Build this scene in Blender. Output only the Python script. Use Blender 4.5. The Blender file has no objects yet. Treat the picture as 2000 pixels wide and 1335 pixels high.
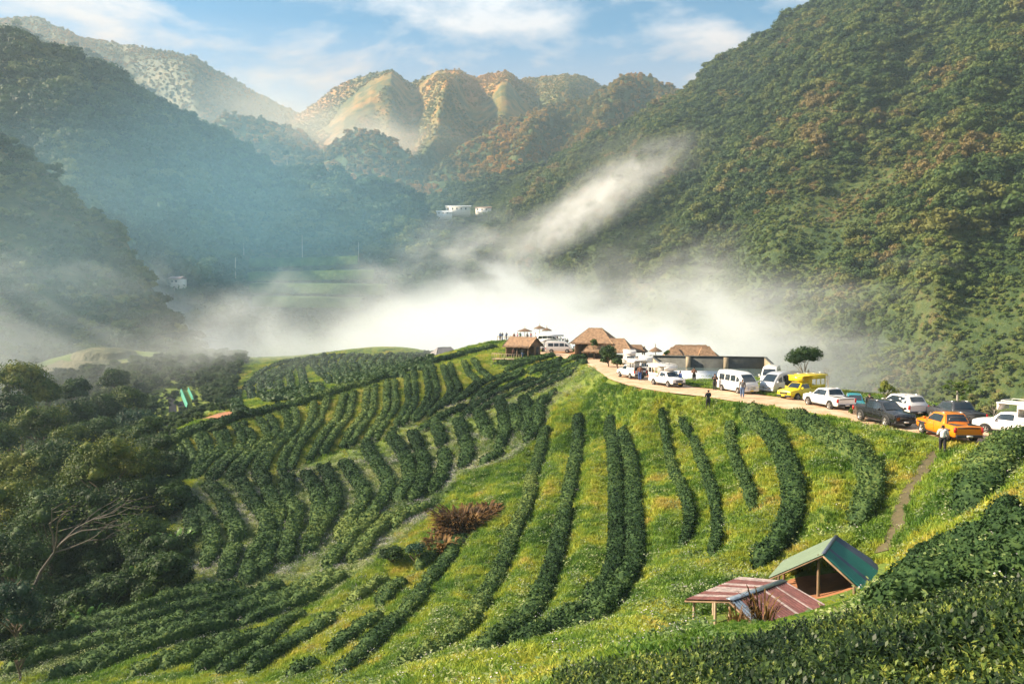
import bpy, bmesh, math, random
import numpy as np
from mathutils import Vector, Matrix
R = math.radians
SC = bpy.context.scene
COL = SC.collection
random.seed(7)
RNG = np.random.default_rng(7)

# ------------------------------------------------------------------ camera, world, sun, exposure
HOR, FPX = 600.0, 1500.0                       # horizon line and focal length in photo pixels (2000 x 1335)
PITCH = math.atan((667.5 - HOR) / FPX)
cam_d = bpy.data.cameras.new('camera'); cam = bpy.data.objects.new('camera', cam_d); COL.objects.link(cam)
cam_d.lens = 27.0; cam_d.sensor_width = 36.0; cam_d.clip_start = 0.3; cam_d.clip_end = 20000
cam.location = (0, 0, 0); cam.rotation_euler = (R(90) - PITCH, 0, 0)
SC.camera = cam

SUN_EL, SUN_AZ = R(32), R(-86)                 # azimuth measured from +Y (view direction), negative = left
SUN_DIR = Vector((math.sin(SUN_AZ) * math.cos(SUN_EL), math.cos(SUN_AZ) * math.cos(SUN_EL), math.sin(SUN_EL)))
sun_d = bpy.data.lights.new('sun', 'SUN'); sun = bpy.data.objects.new('sun', sun_d); COL.objects.link(sun)
sun_d.energy = 5.0; sun_d.angle = R(0.6); sun_d.color = (1.0, 0.83, 0.61)
sun.rotation_euler = SUN_DIR.to_track_quat('Z', 'Y').to_euler()
SC.view_settings.view_transform = 'Standard'; SC.view_settings.look = 'None'
SC.view_settings.exposure = 1.55; SC.view_settings.gamma = 1.0
SC.render.engine = 'CYCLES'
cy = SC.cycles
cy.use_denoising = True
cy.max_bounces = 8; cy.diffuse_bounces = 2; cy.glossy_bounces = 2; cy.transmission_bounces = 3
cy.transparent_max_bounces = 8; cy.volume_bounces = 6; cy.volume_max_steps = 256
cy.use_adaptive_sampling = True; cy.adaptive_threshold = 0.02
cy.caustics_reflective = False; cy.caustics_refractive = False

def N(nt, typ, **kw):
    n = nt.nodes.new(typ)
    for k, v in kw.items():
        if k == 'inp':
            for a, b in v.items(): n.inputs[a].default_value = b
        else: setattr(n, k, v)
    return n
def ramp(nt, fac, stops, interp='LINEAR'):
    n = nt.nodes.new('ShaderNodeValToRGB'); cr = n.color_ramp; cr.interpolation = interp
    while len(cr.elements) < len(stops): cr.elements.new(0.5)
    for e, (p, c) in zip(cr.elements, stops):
        e.position = p; e.color = (c[0], c[1], c[2], 1) if not isinstance(c, (int, float)) else (c, c, c, 1)
    nt.links.new(fac, n.inputs[0]); return n
def mathn(nt, op, a, b=None, clamp=False):
    n = nt.nodes.new('ShaderNodeMath'); n.operation = op; n.use_clamp = clamp
    for i, v in enumerate((a, b)):
        if v is None: continue
        if isinstance(v, (int, float)): n.inputs[i].default_value = v
        else: nt.links.new(v, n.inputs[i])
    return n.outputs[0]

def make_world():
    w = bpy.data.worlds.new('World'); SC.world = w; w.use_nodes = True
    nt = w.node_tree; nt.nodes.clear(); L = nt.links.new
    out = N(nt, 'ShaderNodeOutputWorld'); bg = N(nt, 'ShaderNodeBackground')
    sky = N(nt, 'ShaderNodeTexSky', sky_type='NISHITA', sun_disc=False, sun_elevation=SUN_EL,
            sun_rotation=SUN_AZ, altitude=1000, air_density=1.0, dust_density=0.3, ozone_density=3.0)
    hs = N(nt, 'ShaderNodeHueSaturation', inp={'Hue': 0.485, 'Saturation': 2.0, 'Value': 0.9}); L(sky.outputs[0], hs.inputs['Color'])
    tc = N(nt, 'ShaderNodeTexCoord')
    mp = N(nt, 'ShaderNodeMapping'); mp.inputs['Scale'].default_value = (1.0, 1.0, 2.6); mp.inputs['Location'].default_value = (3.1, 0.4, 0.35)
    L(tc.outputs['Generated'], mp.inputs[0])
    n1 = N(nt, 'ShaderNodeTexNoise', inp={'Scale': 3.6, 'Detail': 9.0, 'Roughness': 0.58, 'Distortion': 0.3})
    L(mp.outputs[0], n1.inputs['Vector'])
    r1 = ramp(nt, n1.outputs['Fac'], [(0.45, 0), (0.60, 1)])
    # thicker, paler air towards the horizon
    sp = N(nt, 'ShaderNodeSeparateXYZ'); L(tc.outputs['Generated'], sp.inputs[0])
    hz = ramp(nt, sp.outputs['Z'], [(0.0, 1), (0.20, 0.8), (0.295, 0.25), (0.335, 0)])
    warm = ramp(nt, sp.outputs['Z'], [(0.08, (6.0, 4.5, 3.2)), (0.29, (5.9, 4.7, 4.1)), (0.37, (6.2, 6.2, 6.5))])
    fac = mathn(nt, 'MAXIMUM', mathn(nt, 'MULTIPLY', r1.outputs[0], 0.9), hz.outputs[0])
    mx = N(nt, 'ShaderNodeMixRGB'); L(fac, mx.inputs[0]); L(hs.outputs[0], mx.inputs[1]); L(warm.outputs[0], mx.inputs[2])
    L(mx.outputs[0], bg.inputs[0]); bg.inputs[1].default_value = 0.055
    L(bg.outputs[0], out.inputs[0])
make_world()

# ------------------------------------------------------------------ picking points: a photo pixel and a distance give a place
CP, SP = math.cos(PITCH), math.sin(PITCH)
def ray(px, py):
    a = (px - 1000.0) / FPX; b = (667.5 - py) / FPX
    d = np.array([a, CP + b * SP, -SP + b * CP]); return d / d[1]
def at(px, py, D): return ray(px, py) * D
def project(x, y, z):
    f = y * CP - z * SP; u = y * SP + z * CP
    return 1000 + FPX * x / f, 667.5 - FPX * u / f

# ------------------------------------------------------------------ numpy noise
def _hash(ix, iy, s=0):
    h = (ix.astype(np.int64) * 374761393 + iy.astype(np.int64) * 668265263 + s * 2147483647 + 12345) & 0xffffffff
    h = ((h ^ (h >> 13)) * 1274126177) & 0xffffffff
    return ((h ^ (h >> 16)) & 0xffffff) / float(0xffffff)
def vnoise(x, y, s=0):
    ix = np.floor(x); iy = np.floor(y); fx = x - ix; fy = y - iy
    fx = fx * fx * (3 - 2 * fx); fy = fy * fy * (3 - 2 * fy)
    a = _hash(ix, iy, s); b = _hash(ix + 1, iy, s); c = _hash(ix, iy + 1, s); d = _hash(ix + 1, iy + 1, s)
    return (a + (b - a) * fx) + ((c + (d - c) * fx) - (a + (b - a) * fx)) * fy
def fbm(x, y, o=4, s=0, g=0.5):
    t = 0; a = 1; m = 0
    for i in range(o):
        t = t + a * vnoise(x * 2 ** i, y * 2 ** i, s + i * 17); m += a; a *= g
    return t / m
def ridged(x, y, o=4, s=0):
    t = 0; a = 1; m = 0
    for i in range(o):
        t = t + a * (1 - np.abs(2 * vnoise(x * 2 ** i, y * 2 ** i, s + i * 31) - 1)); m += a; a *= 0.5
    return t / m

# ------------------------------------------------------------------ near terrain: smooth surface through surveyed points
PTS = """2000 870 46.7;1900 858 48.8;1800 838 52.9;1700 820 57.3;1600 800 63;1500 787 67.4;1400 773 72.8;1300 765 76.4;1250 752 83;1200 725 101
1150 700 126;1060 690 140;980 692 137;2150 890 43.4;1500 812 64;1500 850 58.5;1500 950 50;1500 1100 40;1370 1222 31.8;1440 1218 30.5;1330 1190 36;1540 1205 30;1600 1165 34;1735 1130 35.5;1690 1165 31.5;1800 1112 32
1700 850 52.5;1800 880 48.5;1850 872 47.5;1800 950 42;1800 1050 33;1950 950 34;1950 1050 25;2000 1150 17;1800 1150 22;1700 1200 20;1500 1250 20;1300 1280 22;1100 1310 25
900 1335 29;1500 1330 12;2000 1330 8;1800 1330 9;1200 750 98;1200 850 82;1200 950 66;1200 1100 50;1200 1200 38;1200 1260 30;1350 820 74;1350 900 66
1350 1050 50;1350 1150 40;1050 760 112;1050 850 88;1050 950 72;1050 1100 55;1050 1200 43;1050 1280 33;900 720 135;900 800 110;900 900 88
900 1000 72;900 1100 60;900 1200 48;900 1290 38;750 745 128;750 850 102;750 950 84;750 1050 70;750 1150 58;750 1250 46;600 790 115;600 880 98
600 980 82;600 1080 70;600 1150 62;600 1250 50;600 1330 42;450 825 105;450 900 93;450 1000 80;450 1100 68;450 1170 62;450 1300 48;340 862 98
340 950 86;340 1050 75;340 1150 66;340 1250 54;200 1220 60;200 1300 52;100 1250 60;0 1300 56;200 1150 72;200 1050 88;0 1200 80;0 1010 120
100 930 140;200 682 232;120 700 225;300 705 225;250 740 200;340 820 172;430 815 162;460 800 170;480 755 190;590 700 230;660 692 242;800 693 222;870 705 200;650 755 172
800 718 165;560 785 150;700 740 160"""
plan = []
for ln in PTS.replace('\n', ';').split(';'):
    a = [float(v) for v in ln.split()]
    if len(a) == 3: plan.append(at(*a))
ROADZ = -8.4
plan += [np.array(p, float) for p in [
    (20, 100, -8.5), (32, 98, -8.5), (30, 84, -8.5), (38, 72, -9), (22, 112, -8.8), (10, 150, -8.0), (0, 158, -7.8), (-6, 165, -7.9), (12, 165, -8.4), (18, 140, -9), (24, 126, -10),
    (36, 60, -8.9), (42, 52, -9.2), (55, 44, -12), (60, 60, -20), (52, 75, -20), (46, 95, -20), (45, 112, -26), (34, 128, -24), (28, 150, -24), (18, 185, -24), (-8, 195, -22),
    (60, 120, -48), (0, 260, -48), (-60, 310, -50), (90, 80, -45), (150, 150, -56), (-150, 330, -50), (-240, 260, -45), (-150, 130, -34), (-100, 100, -31), (200, 300, -58), (50, 230, -52),
    (-60, 50, -25), (-90, 70, -29), (-75, 125, -26), (-110, 190, -26), (-170, 200, -30),
    (0, 0, -2.2), (10, 1, -1.8), (20, 10, -2.2), (-12, 8, -7.5), (-30, 20, -15), (-50, 20, -20), (0, 14, -8.0), (-20, 0, -6), (30, 20, -4), (40, 30, -6), (60, 20, -8), (0, -30, 1), (30, -30, 1), (-40, -30, -8), (-100, 0, -30), (100, 0, -18)]]
plan = np.array(plan)
def _phi(r2): return 0.5 * r2 * np.log(np.maximum(r2, 1e-12))
class TPS:
    def __init__(s, P, lam=6.0):
        s.s = 100.0; s.xy = P[:, :2] / s.s; n = len(P)
        d2 = ((s.xy[:, None] - s.xy[None]) ** 2).sum(-1)
        K = _phi(d2) + np.eye(n) * lam * 1e-4
        Q = np.hstack([np.ones((n, 1)), s.xy]); A = np.block([[K, Q], [Q.T, np.zeros((3, 3))]])
        s.w = np.linalg.solve(A, np.concatenate([P[:, 2], np.zeros(3)]))
    def __call__(s, x, y):
        x = np.asarray(x, float); y = np.asarray(y, float); sh = x.shape
        X = np.stack([x.ravel(), y.ravel()], 1) / s.s; out = np.empty(len(X))
        for i in range(0, len(X), 20000):
            b = X[i:i + 20000]; d2 = ((b[:, None] - s.xy[None]) ** 2).sum(-1)
            out[i:i + 20000] = _phi(d2) @ s.w[:-3] + s.w[-3] + b @ s.w[-2:]
        return out.reshape(sh)
tps = TPS(plan)
# the road, as a centre line in plan with a half width; the ground is levelled under it
ROADPX = [(3000, 1050, 28), (2250, 905, 42), (2000, 868, 47), (1900, 850, 50.4), (1800, 833, 54), (1700, 815, 58.6), (1600, 797, 64), (1500, 782, 69.2), (1400, 768, 75), (1310, 757, 80.3), (1250, 742, 88.7), (1222, 730, 97), (1200, 716, 108), (1165, 704, 121), (1110, 694, 134), (1050, 687, 146)]
ROAD = np.array([at(*p)[:2] for p in ROADPX])
def seg_dist(x, y, P):
    best = np.full(np.shape(x), 1e9)
    for a, b in zip(P[:-1], P[1:]):
        ab = b - a; t = np.clip(((x - a[0]) * ab[0] + (y - a[1]) * ab[1]) / (ab @ ab), 0, 1)
        best = np.minimum(best, np.hypot(x - a[0] - t * ab[0], y - a[1] - t * ab[1]))
    return best
def seg_side(x, y):
    # signed distance beyond the road (positive = the far, right-hand side)
    X = np.interp(y, ROAD[::-1][:, 1][np.argsort(ROAD[::-1][:, 1])], ROAD[::-1][:, 0][np.argsort(ROAD[::-1][:, 1])]); return np.asarray(x) - X
_G = None
def base_height(x, y):
    z = tps(x, y)
    r = np.hypot(x, y - 60)
    far = np.clip((r - 230) / 120, 0, 1); far = far * far * (3 - 2 * far)
    z = np.maximum(z, -60); z = z * (1 - far) + far * -60
    pl = np.clip(np.minimum(np.minimum((x - 6) / 6, (y - 44) / 5), (128 - y) / 10), 0, 1) * np.clip((seg_side(x, y) + 1) / 3, 0, 1)
    z = np.where(z > ROADZ - 0.12, z * (1 - pl) + (ROADZ - 0.12) * pl, z)
    d = seg_dist(x, y, ROAD); k = np.clip((5.5 - d) / 3.0, 0, 1); k = k * k * (3 - 2 * k)
    z = z * (1 - k) + k * ROADZ
    return z
def build_cache():
    global _G
    gx = np.arange(-330, 230, 1.0); gy = np.arange(-40, 420, 1.0)
    X, Y = np.meshgrid(gx, gy); Z = base_height(X, Y)
    Z = Z + (fbm(X / 9, Y / 9, 3, 5) - 0.5) * 0.8 * np.clip(seg_dist(X, Y, ROAD) / 8 - 0.5, 0, 1) * (1 - np.exp(-((X - 11) ** 2 + (Y - 32) ** 2) / 60))
    PLM = (X > 8) & (Y > 46) & (Y < 125) & (seg_side(X, Y) > 0); Z = np.where(PLM, np.minimum(Z, ROADZ - 0.1), Z)
    _G = (gx, gy, Z)
build_cache()
def ground(x, y):
    gx, gy, Z = _G; x = np.asarray(x, float); y = np.asarray(y, float)
    i = np.clip(x - gx[0], 0, len(gx) - 1.001); j = np.clip(y - gy[0], 0, len(gy) - 1.001)
    i0 = i.astype(int); j0 = j.astype(int); fi = i - i0; fj = j - j0
    return (Z[j0, i0] * (1 - fi) + Z[j0, i0 + 1] * fi) * (1 - fj) + (Z[j0 + 1, i0] * (1 - fi) + Z[j0 + 1, i0 + 1] * fi) * fj
def hit(px, py, dmin=5, dmax=300):
    d = ray(px, py); t = np.arange(dmin, dmax, 0.25)
    z = ground(d[0] * t, t) - d[2] * t
    k = np.argmax(z > 0)
    if not (z > 0).any(): k = len(t) - 1
    T = t[k]
    return np.array([d[0] * T, T, float(ground(d[0] * T, T))])

# ------------------------------------------------------------------ mesh helpers
def tag(o, label=None, cat=None, group=None, kind=None):
    if label: o['label'] = label
    if cat: o['category'] = cat
    if group: o['group'] = group
    if kind: o['kind'] = kind
    return o
def mesh_np(name, V, F, mat=None, parent=None, smooth=False, colors=None):
    """V (n,3); F (m,4) or (m,3) int array, or list of such arrays"""
    me = bpy.data.meshes.new(name)
    Fs = F if isinstance(F, list) else [F]
    Fs = [np.asarray(f, np.int32) for f in Fs if len(f)]
    me.vertices.add(len(V)); me.vertices.foreach_set('co', np.asarray(V, np.float32).ravel())
    tot = np.concatenate([np.full(len(f), f.shape[1], np.int32) for f in Fs])
    idx = np.concatenate([f.ravel() for f in Fs])
    me.loops.add(len(idx)); me.loops.foreach_set('vertex_index', idx)
    me.polygons.add(len(tot))
    st = np.zeros(len(tot), np.int32); st[1:] = np.cumsum(tot)[:-1]
    me.polygons.foreach_set('loop_start', st)
    me.polygons.foreach_set('loop_total', tot)
    if smooth: me.polygons.foreach_set('use_smooth', np.ones(len(tot), bool))
    me.update(calc_edges=True)
    if colors is not None:
        for an, arr in colors.items():
            at_ = me.attributes.new(an, 'FLOAT', 'POINT'); at_.data.foreach_set('value', np.asarray(arr, np.float32))
    if mat: me.materials.append(mat)
    o = bpy.data.objects.new(name, me); COL.objects.link(o)
    if parent: o.parent = parent
    return o
def grid_faces(nr, nc):
    i = np.arange(nr - 1)[:, None] * nc + np.arange(nc - 1)[None]
    return np.stack([i, i + 1, i + nc + 1, i + nc], -1).reshape(-1, 4)

# ------------------------------------------------------------------ materials
def mat_new(name):
    m = bpy.data.materials.new(name); m.use_nodes = True; nt = m.node_tree; nt.nodes.clear()
    out = N(nt, 'ShaderNodeOutputMaterial'); b = N(nt, 'ShaderNodeBsdfPrincipled'); nt.links.new(b.outputs[0], out.inputs[0])
    return m, nt, b
def foliage_mat(name, stops, scale=0.02, rnd=0.5, rough=0.65, trans=0.25, fine=0.0, spec=0.25, flecks=None):
    """stops: colours picked by large-scale noise plus a per-instance random value"""
    m, nt, b = mat_new(name); L = nt.links.new
    geo = N(nt, 'ShaderNodeNewGeometry'); oi = N(nt, 'ShaderNodeObjectInfo')
    n1 = N(nt, 'ShaderNodeTexNoise', inp={'Scale': scale, 'Detail': 3.0, 'Roughness': 0.6}); L(geo.outputs['Position'], n1.inputs['Vector'])
    f = mathn(nt, 'ADD', mathn(nt, 'MULTIPLY', mathn(nt, 'SUBTRACT', n1.outputs['Fac'], 0.5), 2.2), mathn(nt, 'MULTIPLY', oi.outputs['Random'], rnd))
    f = mathn(nt, 'ADD', f, 0.5 - rnd / 2)
    if fine:
        n2 = N(nt, 'ShaderNodeTexNoise', inp={'Scale': fine, 'Detail': 1.0}); L(geo.outputs['Position'], n2.inputs['Vector'])
        f = mathn(nt, 'ADD', f, mathn(nt, 'MULTIPLY', mathn(nt, 'SUBTRACT', n2.outputs['Fac'], 0.5), 1.2))
    cr = ramp(nt, f, stops)
    L(cr.outputs[0], b.inputs['Base Color'])
    b.inputs['Roughness'].default_value = rough; b.inputs['Specular IOR Level'].default_value = spec
    if not trans:
        n3 = N(nt, 'ShaderNodeTexNoise', inp={'Scale': 0.5, 'Detail': 4.0, 'Roughness': 0.7}); L(geo.outputs['Position'], n3.inputs['Vector']); bp = N(nt, 'ShaderNodeBump', inp={'Strength': 1.0, 'Distance': 1.2}); L(n3.outputs['Fac'], bp.inputs['Height']); L(bp.outputs[0], b.inputs['Normal'])
    if trans:
        out = [n for n in nt.nodes if n.type == 'OUTPUT_MATERIAL'][0]
        t = N(nt, 'ShaderNodeBsdfTranslucent'); L(cr.outputs[0], t.inputs[0]); mx = N(nt, 'ShaderNodeMixShader'); mx.inputs[0].default_value = trans
        L(b.outputs[0], mx.inputs[1]); L(t.outputs[0], mx.inputs[2]); L(mx.outputs[0], out.inputs[0])
    return m
M = {}
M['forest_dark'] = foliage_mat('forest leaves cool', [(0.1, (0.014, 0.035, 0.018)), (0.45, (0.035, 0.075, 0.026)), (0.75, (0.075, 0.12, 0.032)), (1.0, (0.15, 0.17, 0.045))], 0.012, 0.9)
M['forest_warm'] = foliage_mat('forest leaves warm', [(0.1, (0.022, 0.05, 0.014)), (0.4, (0.05, 0.09, 0.02)), (0.68, (0.09, 0.125, 0.026)), (0.95, (0.15, 0.15, 0.035)), (1.0, (0.17, 0.13, 0.045))], 0.010, 0.8)
M['forest_far_lit'] = foliage_mat('forest leaves far with golden light', [(0.2, (0.10, 0.12, 0.025)), (0.5, (0.24, 0.19, 0.035)), (0.8, (0.38, 0.22, 0.05))], 0.006, 0.6)  # golden sunlight is mixed into these distant leaf tones
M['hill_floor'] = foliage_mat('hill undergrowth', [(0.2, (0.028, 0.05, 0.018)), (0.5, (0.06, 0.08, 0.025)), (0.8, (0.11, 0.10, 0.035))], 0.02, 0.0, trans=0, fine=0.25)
M['hill_warm'] = foliage_mat('hill undergrowth warm', [(0.2, (0.022, 0.045, 0.012)), (0.5, (0.045, 0.075, 0.018)), (0.8, (0.08, 0.10, 0.025)), (1.0, (0.13, 0.09, 0.035))], 0.015, 0.0, trans=0, fine=0.3)
M['hill_olive'] = foliage_mat('olive hill grass', [(0.2, (0.04, 0.05, 0.016)), (0.5, (0.08, 0.08, 0.022)), (0.8, (0.14, 0.11, 0.035))], 0.006, 0.0, trans=0, fine=0.06)
M['hill_far_lit'] = foliage_mat('far hill grass with golden light', [(0.2, (0.07, 0.08, 0.016)), (0.5, (0.20, 0.135, 0.022)), (0.8, (0.36, 0.165, 0.028))], 0.006, 0.0, trans=0, fine=0.06)  # ramp carries the golden light on the far peaks as colour

# ------------------------------------------------------------------ ground sheet under the tea garden
def near_ground():
    na, nd = 560, 620
    ang = np.linspace(R(-62), R(62), na); d = 2.0 * (420 / 2.0) ** np.linspace(0, 1, nd)
    A, Dm = np.meshgrid(ang, d); X = np.sin(A) * Dm; Y = np.cos(A) * Dm - 3
    Z = ground(X, Y)
    o = mesh_np('tea_garden_ground', np.stack([X, Y, Z], -1).reshape(-1, 3), grid_faces(nd, na), None, smooth=True)
    m, nt, b = mat_new('garden soil and grass'); L = nt.links.new
    geo = N(nt, 'ShaderNodeNewGeometry')
    n1 = N(nt, 'ShaderNodeTexNoise', inp={'Scale': 0.12, 'Detail': 4.0}); L(geo.outputs['Position'], n1.inputs['Vector'])
    n2 = N(nt, 'ShaderNodeTexNoise', inp={'Scale': 3.0, 'Detail': 4.0, 'Roughness': 0.7}); L(geo.outputs['Position'], n2.inputs['Vector'])
    f = mathn(nt, 'ADD', mathn(nt, 'MULTIPLY', n1.outputs['Fac'], 0.6), mathn(nt, 'MULTIPLY', n2.outputs['Fac'], 0.4))
    cr = ramp(nt, f, [(0.3, (0.06, 0.12, 0.014)), (0.5, (0.14, 0.20, 0.02)), (0.62, (0.18, 0.19, 0.03)), (0.75, (0.24, 0.17, 0.06))])
    L(cr.outputs[0], b.inputs['Base Color']); b.inputs['Roughness'].default_value = 0.95
    bp = N(nt, 'ShaderNodeBump', inp={'Strength': 1.0, 'Distance': 0.25}); L(n2.outputs['Fac'], bp.inputs['Height']); L(bp.outputs[0], b.inputs['Normal'])
    o.data.materials.append(m); tag(o, kind='structure'); return o

# ------------------------------------------------------------------ hills: surfaces lofted through crest and foot lines
def curve_pts(C, n):
    P = np.array([at(*c) for c in C]); px = np.array([c[0] for c in C], float)
    t = (px - px[0]) / (px[-1] - px[0]); s = np.linspace(0, 1, n)
    return np.stack([np.interp(s, t, P[:, k]) for k in range(3)], 1)
HILLS = {}
def hill(name, curves, nu, nv, mat, amp=12, freq=60, seed=0, spurs=(), back=250, sharp=1.0, jag=0.0):
    """curves listed from crest down to foot; a back slope is added behind the crest"""
    Cs = [curve_pts(c, nu) for c in curves]
    crest = Cs[0]
    if jag: crest[:, 2] += (fbm(np.arange(nu) / 9.0, np.zeros(nu), 4, seed + 90) - 0.5) * jag
    K = len(Cs) - 1
    rows = []
    vb = np.linspace(1, 0, max(6, nv // 8), endpoint=False)
    dirn = crest[:, :2] / np.linalg.norm(crest[:, :2], axis=1, keepdims=True)
    for v in vb:
        P = crest.copy(); P[:, :2] += dirn * back * v; P[:, 2] -= back * 0.75 * v ** 1.2; rows.append((P, -v))
    for v in np.linspace(0, 1, nv):
        t = v * K; k = min(int(t), K - 1); f = t - k
        rows.append((Cs[k] * (1 - f) + Cs[k + 1] * f, v))
    P = np.stack([r[0] for r in rows]); vv = np.array([r[1] for r in rows])[:, None] * np.ones((1, nu))
    uu = np.linspace(0, 1, nu)[None] * np.ones((len(rows), 1))
    X, Y = P[..., 0], P[..., 1]
    w = np.clip(np.abs(vv) * 5, 0.12, 1)
    rd = ridged(X / freq, Y / (freq * 1.6), 5, seed) - 0.55
    dsp = amp * rd * w
    for (pu, pv, qu, qv, A, wd) in spurs:
        ab = np.array([qu - pu, (qv - pv)]); t = np.clip(((uu - pu) * ab[0] + (vv - pv) * ab[1]) / (ab @ ab), 0, 1)
        dd = np.hypot((uu - pu - t * ab[0]) , (vv - pv - t * ab[1]) * 0.6)
        dsp = dsp + A * 0.6 * np.exp(-(dd / wd / 0.75) ** 2) * np.clip(vv * 5, 0, 1)
    # push along the horizontal towards the viewer and up
    P[..., 0] -= dirn[None, :, 0] * dsp * 0.7; P[..., 1] -= dirn[None, :, 1] * dsp * 0.7; P[..., 2] += np.clip(dsp, -40, 40) * 0.12 * np.clip(vv * 3, 0, 1)
    o = mesh_np(name, P.reshape(-1, 3), grid_faces(P.shape[0], nu), mat, smooth=True); tag(o, kind='structure')
    HILLS[name] = (P, vv)
    return o

valley = mesh_np('valley_floor', *[None] * 0, V=np.array([(-2200, 150, -61), (1500, 150, -61), (1500, 1650, -61), (-2200, 1650, -61)], float), F=np.array([[0, 1, 2, 3]]), mat=M['hill_floor'])
tag(valley, kind='structure')
# far left blue range
hill('far_range', [[(-250, 60, 1584), (20, 38, 1512), (75, 30, 1512), (110, 50, 1476), (170, 76, 1476), (215, 84, 1440), (280, 94, 1404), (330, 100, 1404), (380, 112, 1368), (450, 152, 1368), (530, 196, 1332), (590, 222, 1296), (700, 300, 1296)],
                   [(-250, 380, 1080), (300, 330, 1080), (700, 380, 1080)]], 300, 120, M['hill_olive'], 40, 200, 3, jag=8, spurs=[(0.6, 0, 0.72, 0.9, 160, 0.10), (0.42, 0, 0.5, 0.9, 140, 0.09), (0.28, 0, 0.33, 0.9, 120, 0.07)])
hill('blue_shoulder', [[(-300, 0, 1150), (-80, 30, 1100), (0, 46, 1080), (60, 62, 1080), (110, 88, 1060), (180, 112, 1050), (300, 190, 1050)], [(-300, 500, 800), (300, 400, 800)]], 160, 60, M['hill_floor'], 30, 150, 5, jag=15)
# lit centre mountains
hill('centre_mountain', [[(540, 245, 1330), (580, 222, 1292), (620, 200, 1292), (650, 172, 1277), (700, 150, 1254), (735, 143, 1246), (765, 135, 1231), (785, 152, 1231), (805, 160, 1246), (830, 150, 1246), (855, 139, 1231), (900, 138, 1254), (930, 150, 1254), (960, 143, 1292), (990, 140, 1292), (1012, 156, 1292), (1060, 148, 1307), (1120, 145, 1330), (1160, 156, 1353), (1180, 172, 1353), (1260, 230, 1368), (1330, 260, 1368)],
                         [(540, 300, 1026), (900, 270, 1049), (1330, 300, 1140)], [(540, 400, 798), (1330, 400, 836)]], 420, 200, M['hill_far_lit'], 42, 120, 11, jag=6,
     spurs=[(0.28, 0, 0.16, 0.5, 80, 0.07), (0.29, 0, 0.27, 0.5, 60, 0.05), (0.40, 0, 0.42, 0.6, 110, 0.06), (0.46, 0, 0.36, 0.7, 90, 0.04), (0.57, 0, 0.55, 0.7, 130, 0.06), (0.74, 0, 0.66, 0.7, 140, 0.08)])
hill('right_mid_ridge', [[(830, 345, 880), (870, 312, 900), (900, 285, 920), (940, 262, 950), (1000, 236, 980), (1050, 216, 1000), (1100, 204, 1000), (1150, 192, 1000), (1190, 168, 1000), (1222, 144, 1000), (1250, 142, 1000), (1280, 155, 1000), (1310, 170, 1000), (1345, 190, 1000), (1420, 220, 1000)],
                         [(830, 420, 760), (1420, 420, 780)]], 260, 110, M['hill_warm'], 34, 110, 21, jag=6, spurs=[(0.66, 0, 0.5, 0.8, 90, 0.08), (0.42, 0, 0.25, 0.8, 70, 0.07), (0.82, 0, 0.78, 0.8, 60, 0.06)])
hill('left_mid_bump', [[(380, 300, 980), (440, 222, 1000), (520, 235, 1000), (600, 262, 990), (620, 300, 960), (640, 285, 950), (680, 262, 940), (710, 256, 940), (740, 262, 930), (775, 285, 920), (805, 310, 900), (850, 340, 880), (900, 352, 860), (960, 310, 860), (1000, 318, 840), (1060, 330, 830)],
                       [(380, 420, 800), (1060, 430, 740)]], 260, 80, M['hill_warm'], 22, 90, 23, jag=10)
# right mountain
hill('right_mountain', [[(820, 392, 760), (850, 378, 770), (900, 362, 780), (960, 350, 780), (1000, 338, 780), (1080, 318, 760), (1130, 296, 740), (1180, 262, 720), (1240, 232, 700), (1300, 194, 680), (1350, 170, 665), (1400, 122, 650), (1450, 95, 640), (1500, 60, 620), (1560, 18, 600), (1610, -8, 590), (1700, -45, 560), (1850, -110, 520), (2000, -150, 490), (2500, -300, 430), (3200, -500, 380)],
                        [(820, 440, 680), (1000, 400, 640), (1200, 360, 560), (1400, 300, 500), (1700, 200, 420), (2000, 100, 370), (3200, -100, 300)],
                        [(820, 480, 620), (1000, 480, 560), (1200, 510, 430), (1400, 500, 370), (1700, 440, 290), (2000, 400, 245), (3200, 250, 200)],
                        [(820, 640, 520), (1000, 660, 480), (1200, 720, 360), (1400, 820, 290), (1700, 950, 190), (2000, 1050, 140), (3200, 1400, 110)]],
     520, 300, M['hill_warm'], 26, 95, 31, jag=6, spurs=[(0.23, 0, 0.12, 0.7, 55, 0.05), (0.40, 0, 0.26, 0.9, 60, 0.05), (0.34, 0.0, 0.2, 0.8, 35, 0.03), (0.5, 0.1, 0.42, 0.8, 40, 0.04)])
# left mountain
hill('left_mountain', [[(-900, 480, 420), (-400, 260, 450), (-100, 90, 480), (0, 78, 500), (60, 90, 510), (120, 100, 520), (170, 125, 535), (220, 158, 550), (300, 205, 575), (350, 232, 590), (400, 258, 605), (450, 280, 620), (500, 305, 640), (520, 335, 620), (560, 345, 610), (620, 350, 610), (700, 360, 620), (760, 372, 630), (800, 390, 640), (830, 425, 650), (860, 455, 660), (960, 470, 660)],
                       [(-900, 560, 300), (0, 330, 400), (300, 380, 460), (500, 420, 520), (700, 450, 560), (960, 490, 600)],
                       [(-900, 760, 200), (0, 640, 300), (300, 625, 350), (500, 610, 400), (700, 600, 440), (960, 540, 520)],
                       [(-900, 1000, 170), (0, 800, 230), (500, 760, 320), (960, 700, 420)]],
     520, 220, M['hill_floor'], 24, 85, 41, jag=6, spurs=[(0.52, 0.0, 0.60, 0.6, 40, 0.04), (0.60, 0.0, 0.68, 0.6, 40, 0.04), (0.66, 0, 0.72, 0.6, 40, 0.03)])
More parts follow.
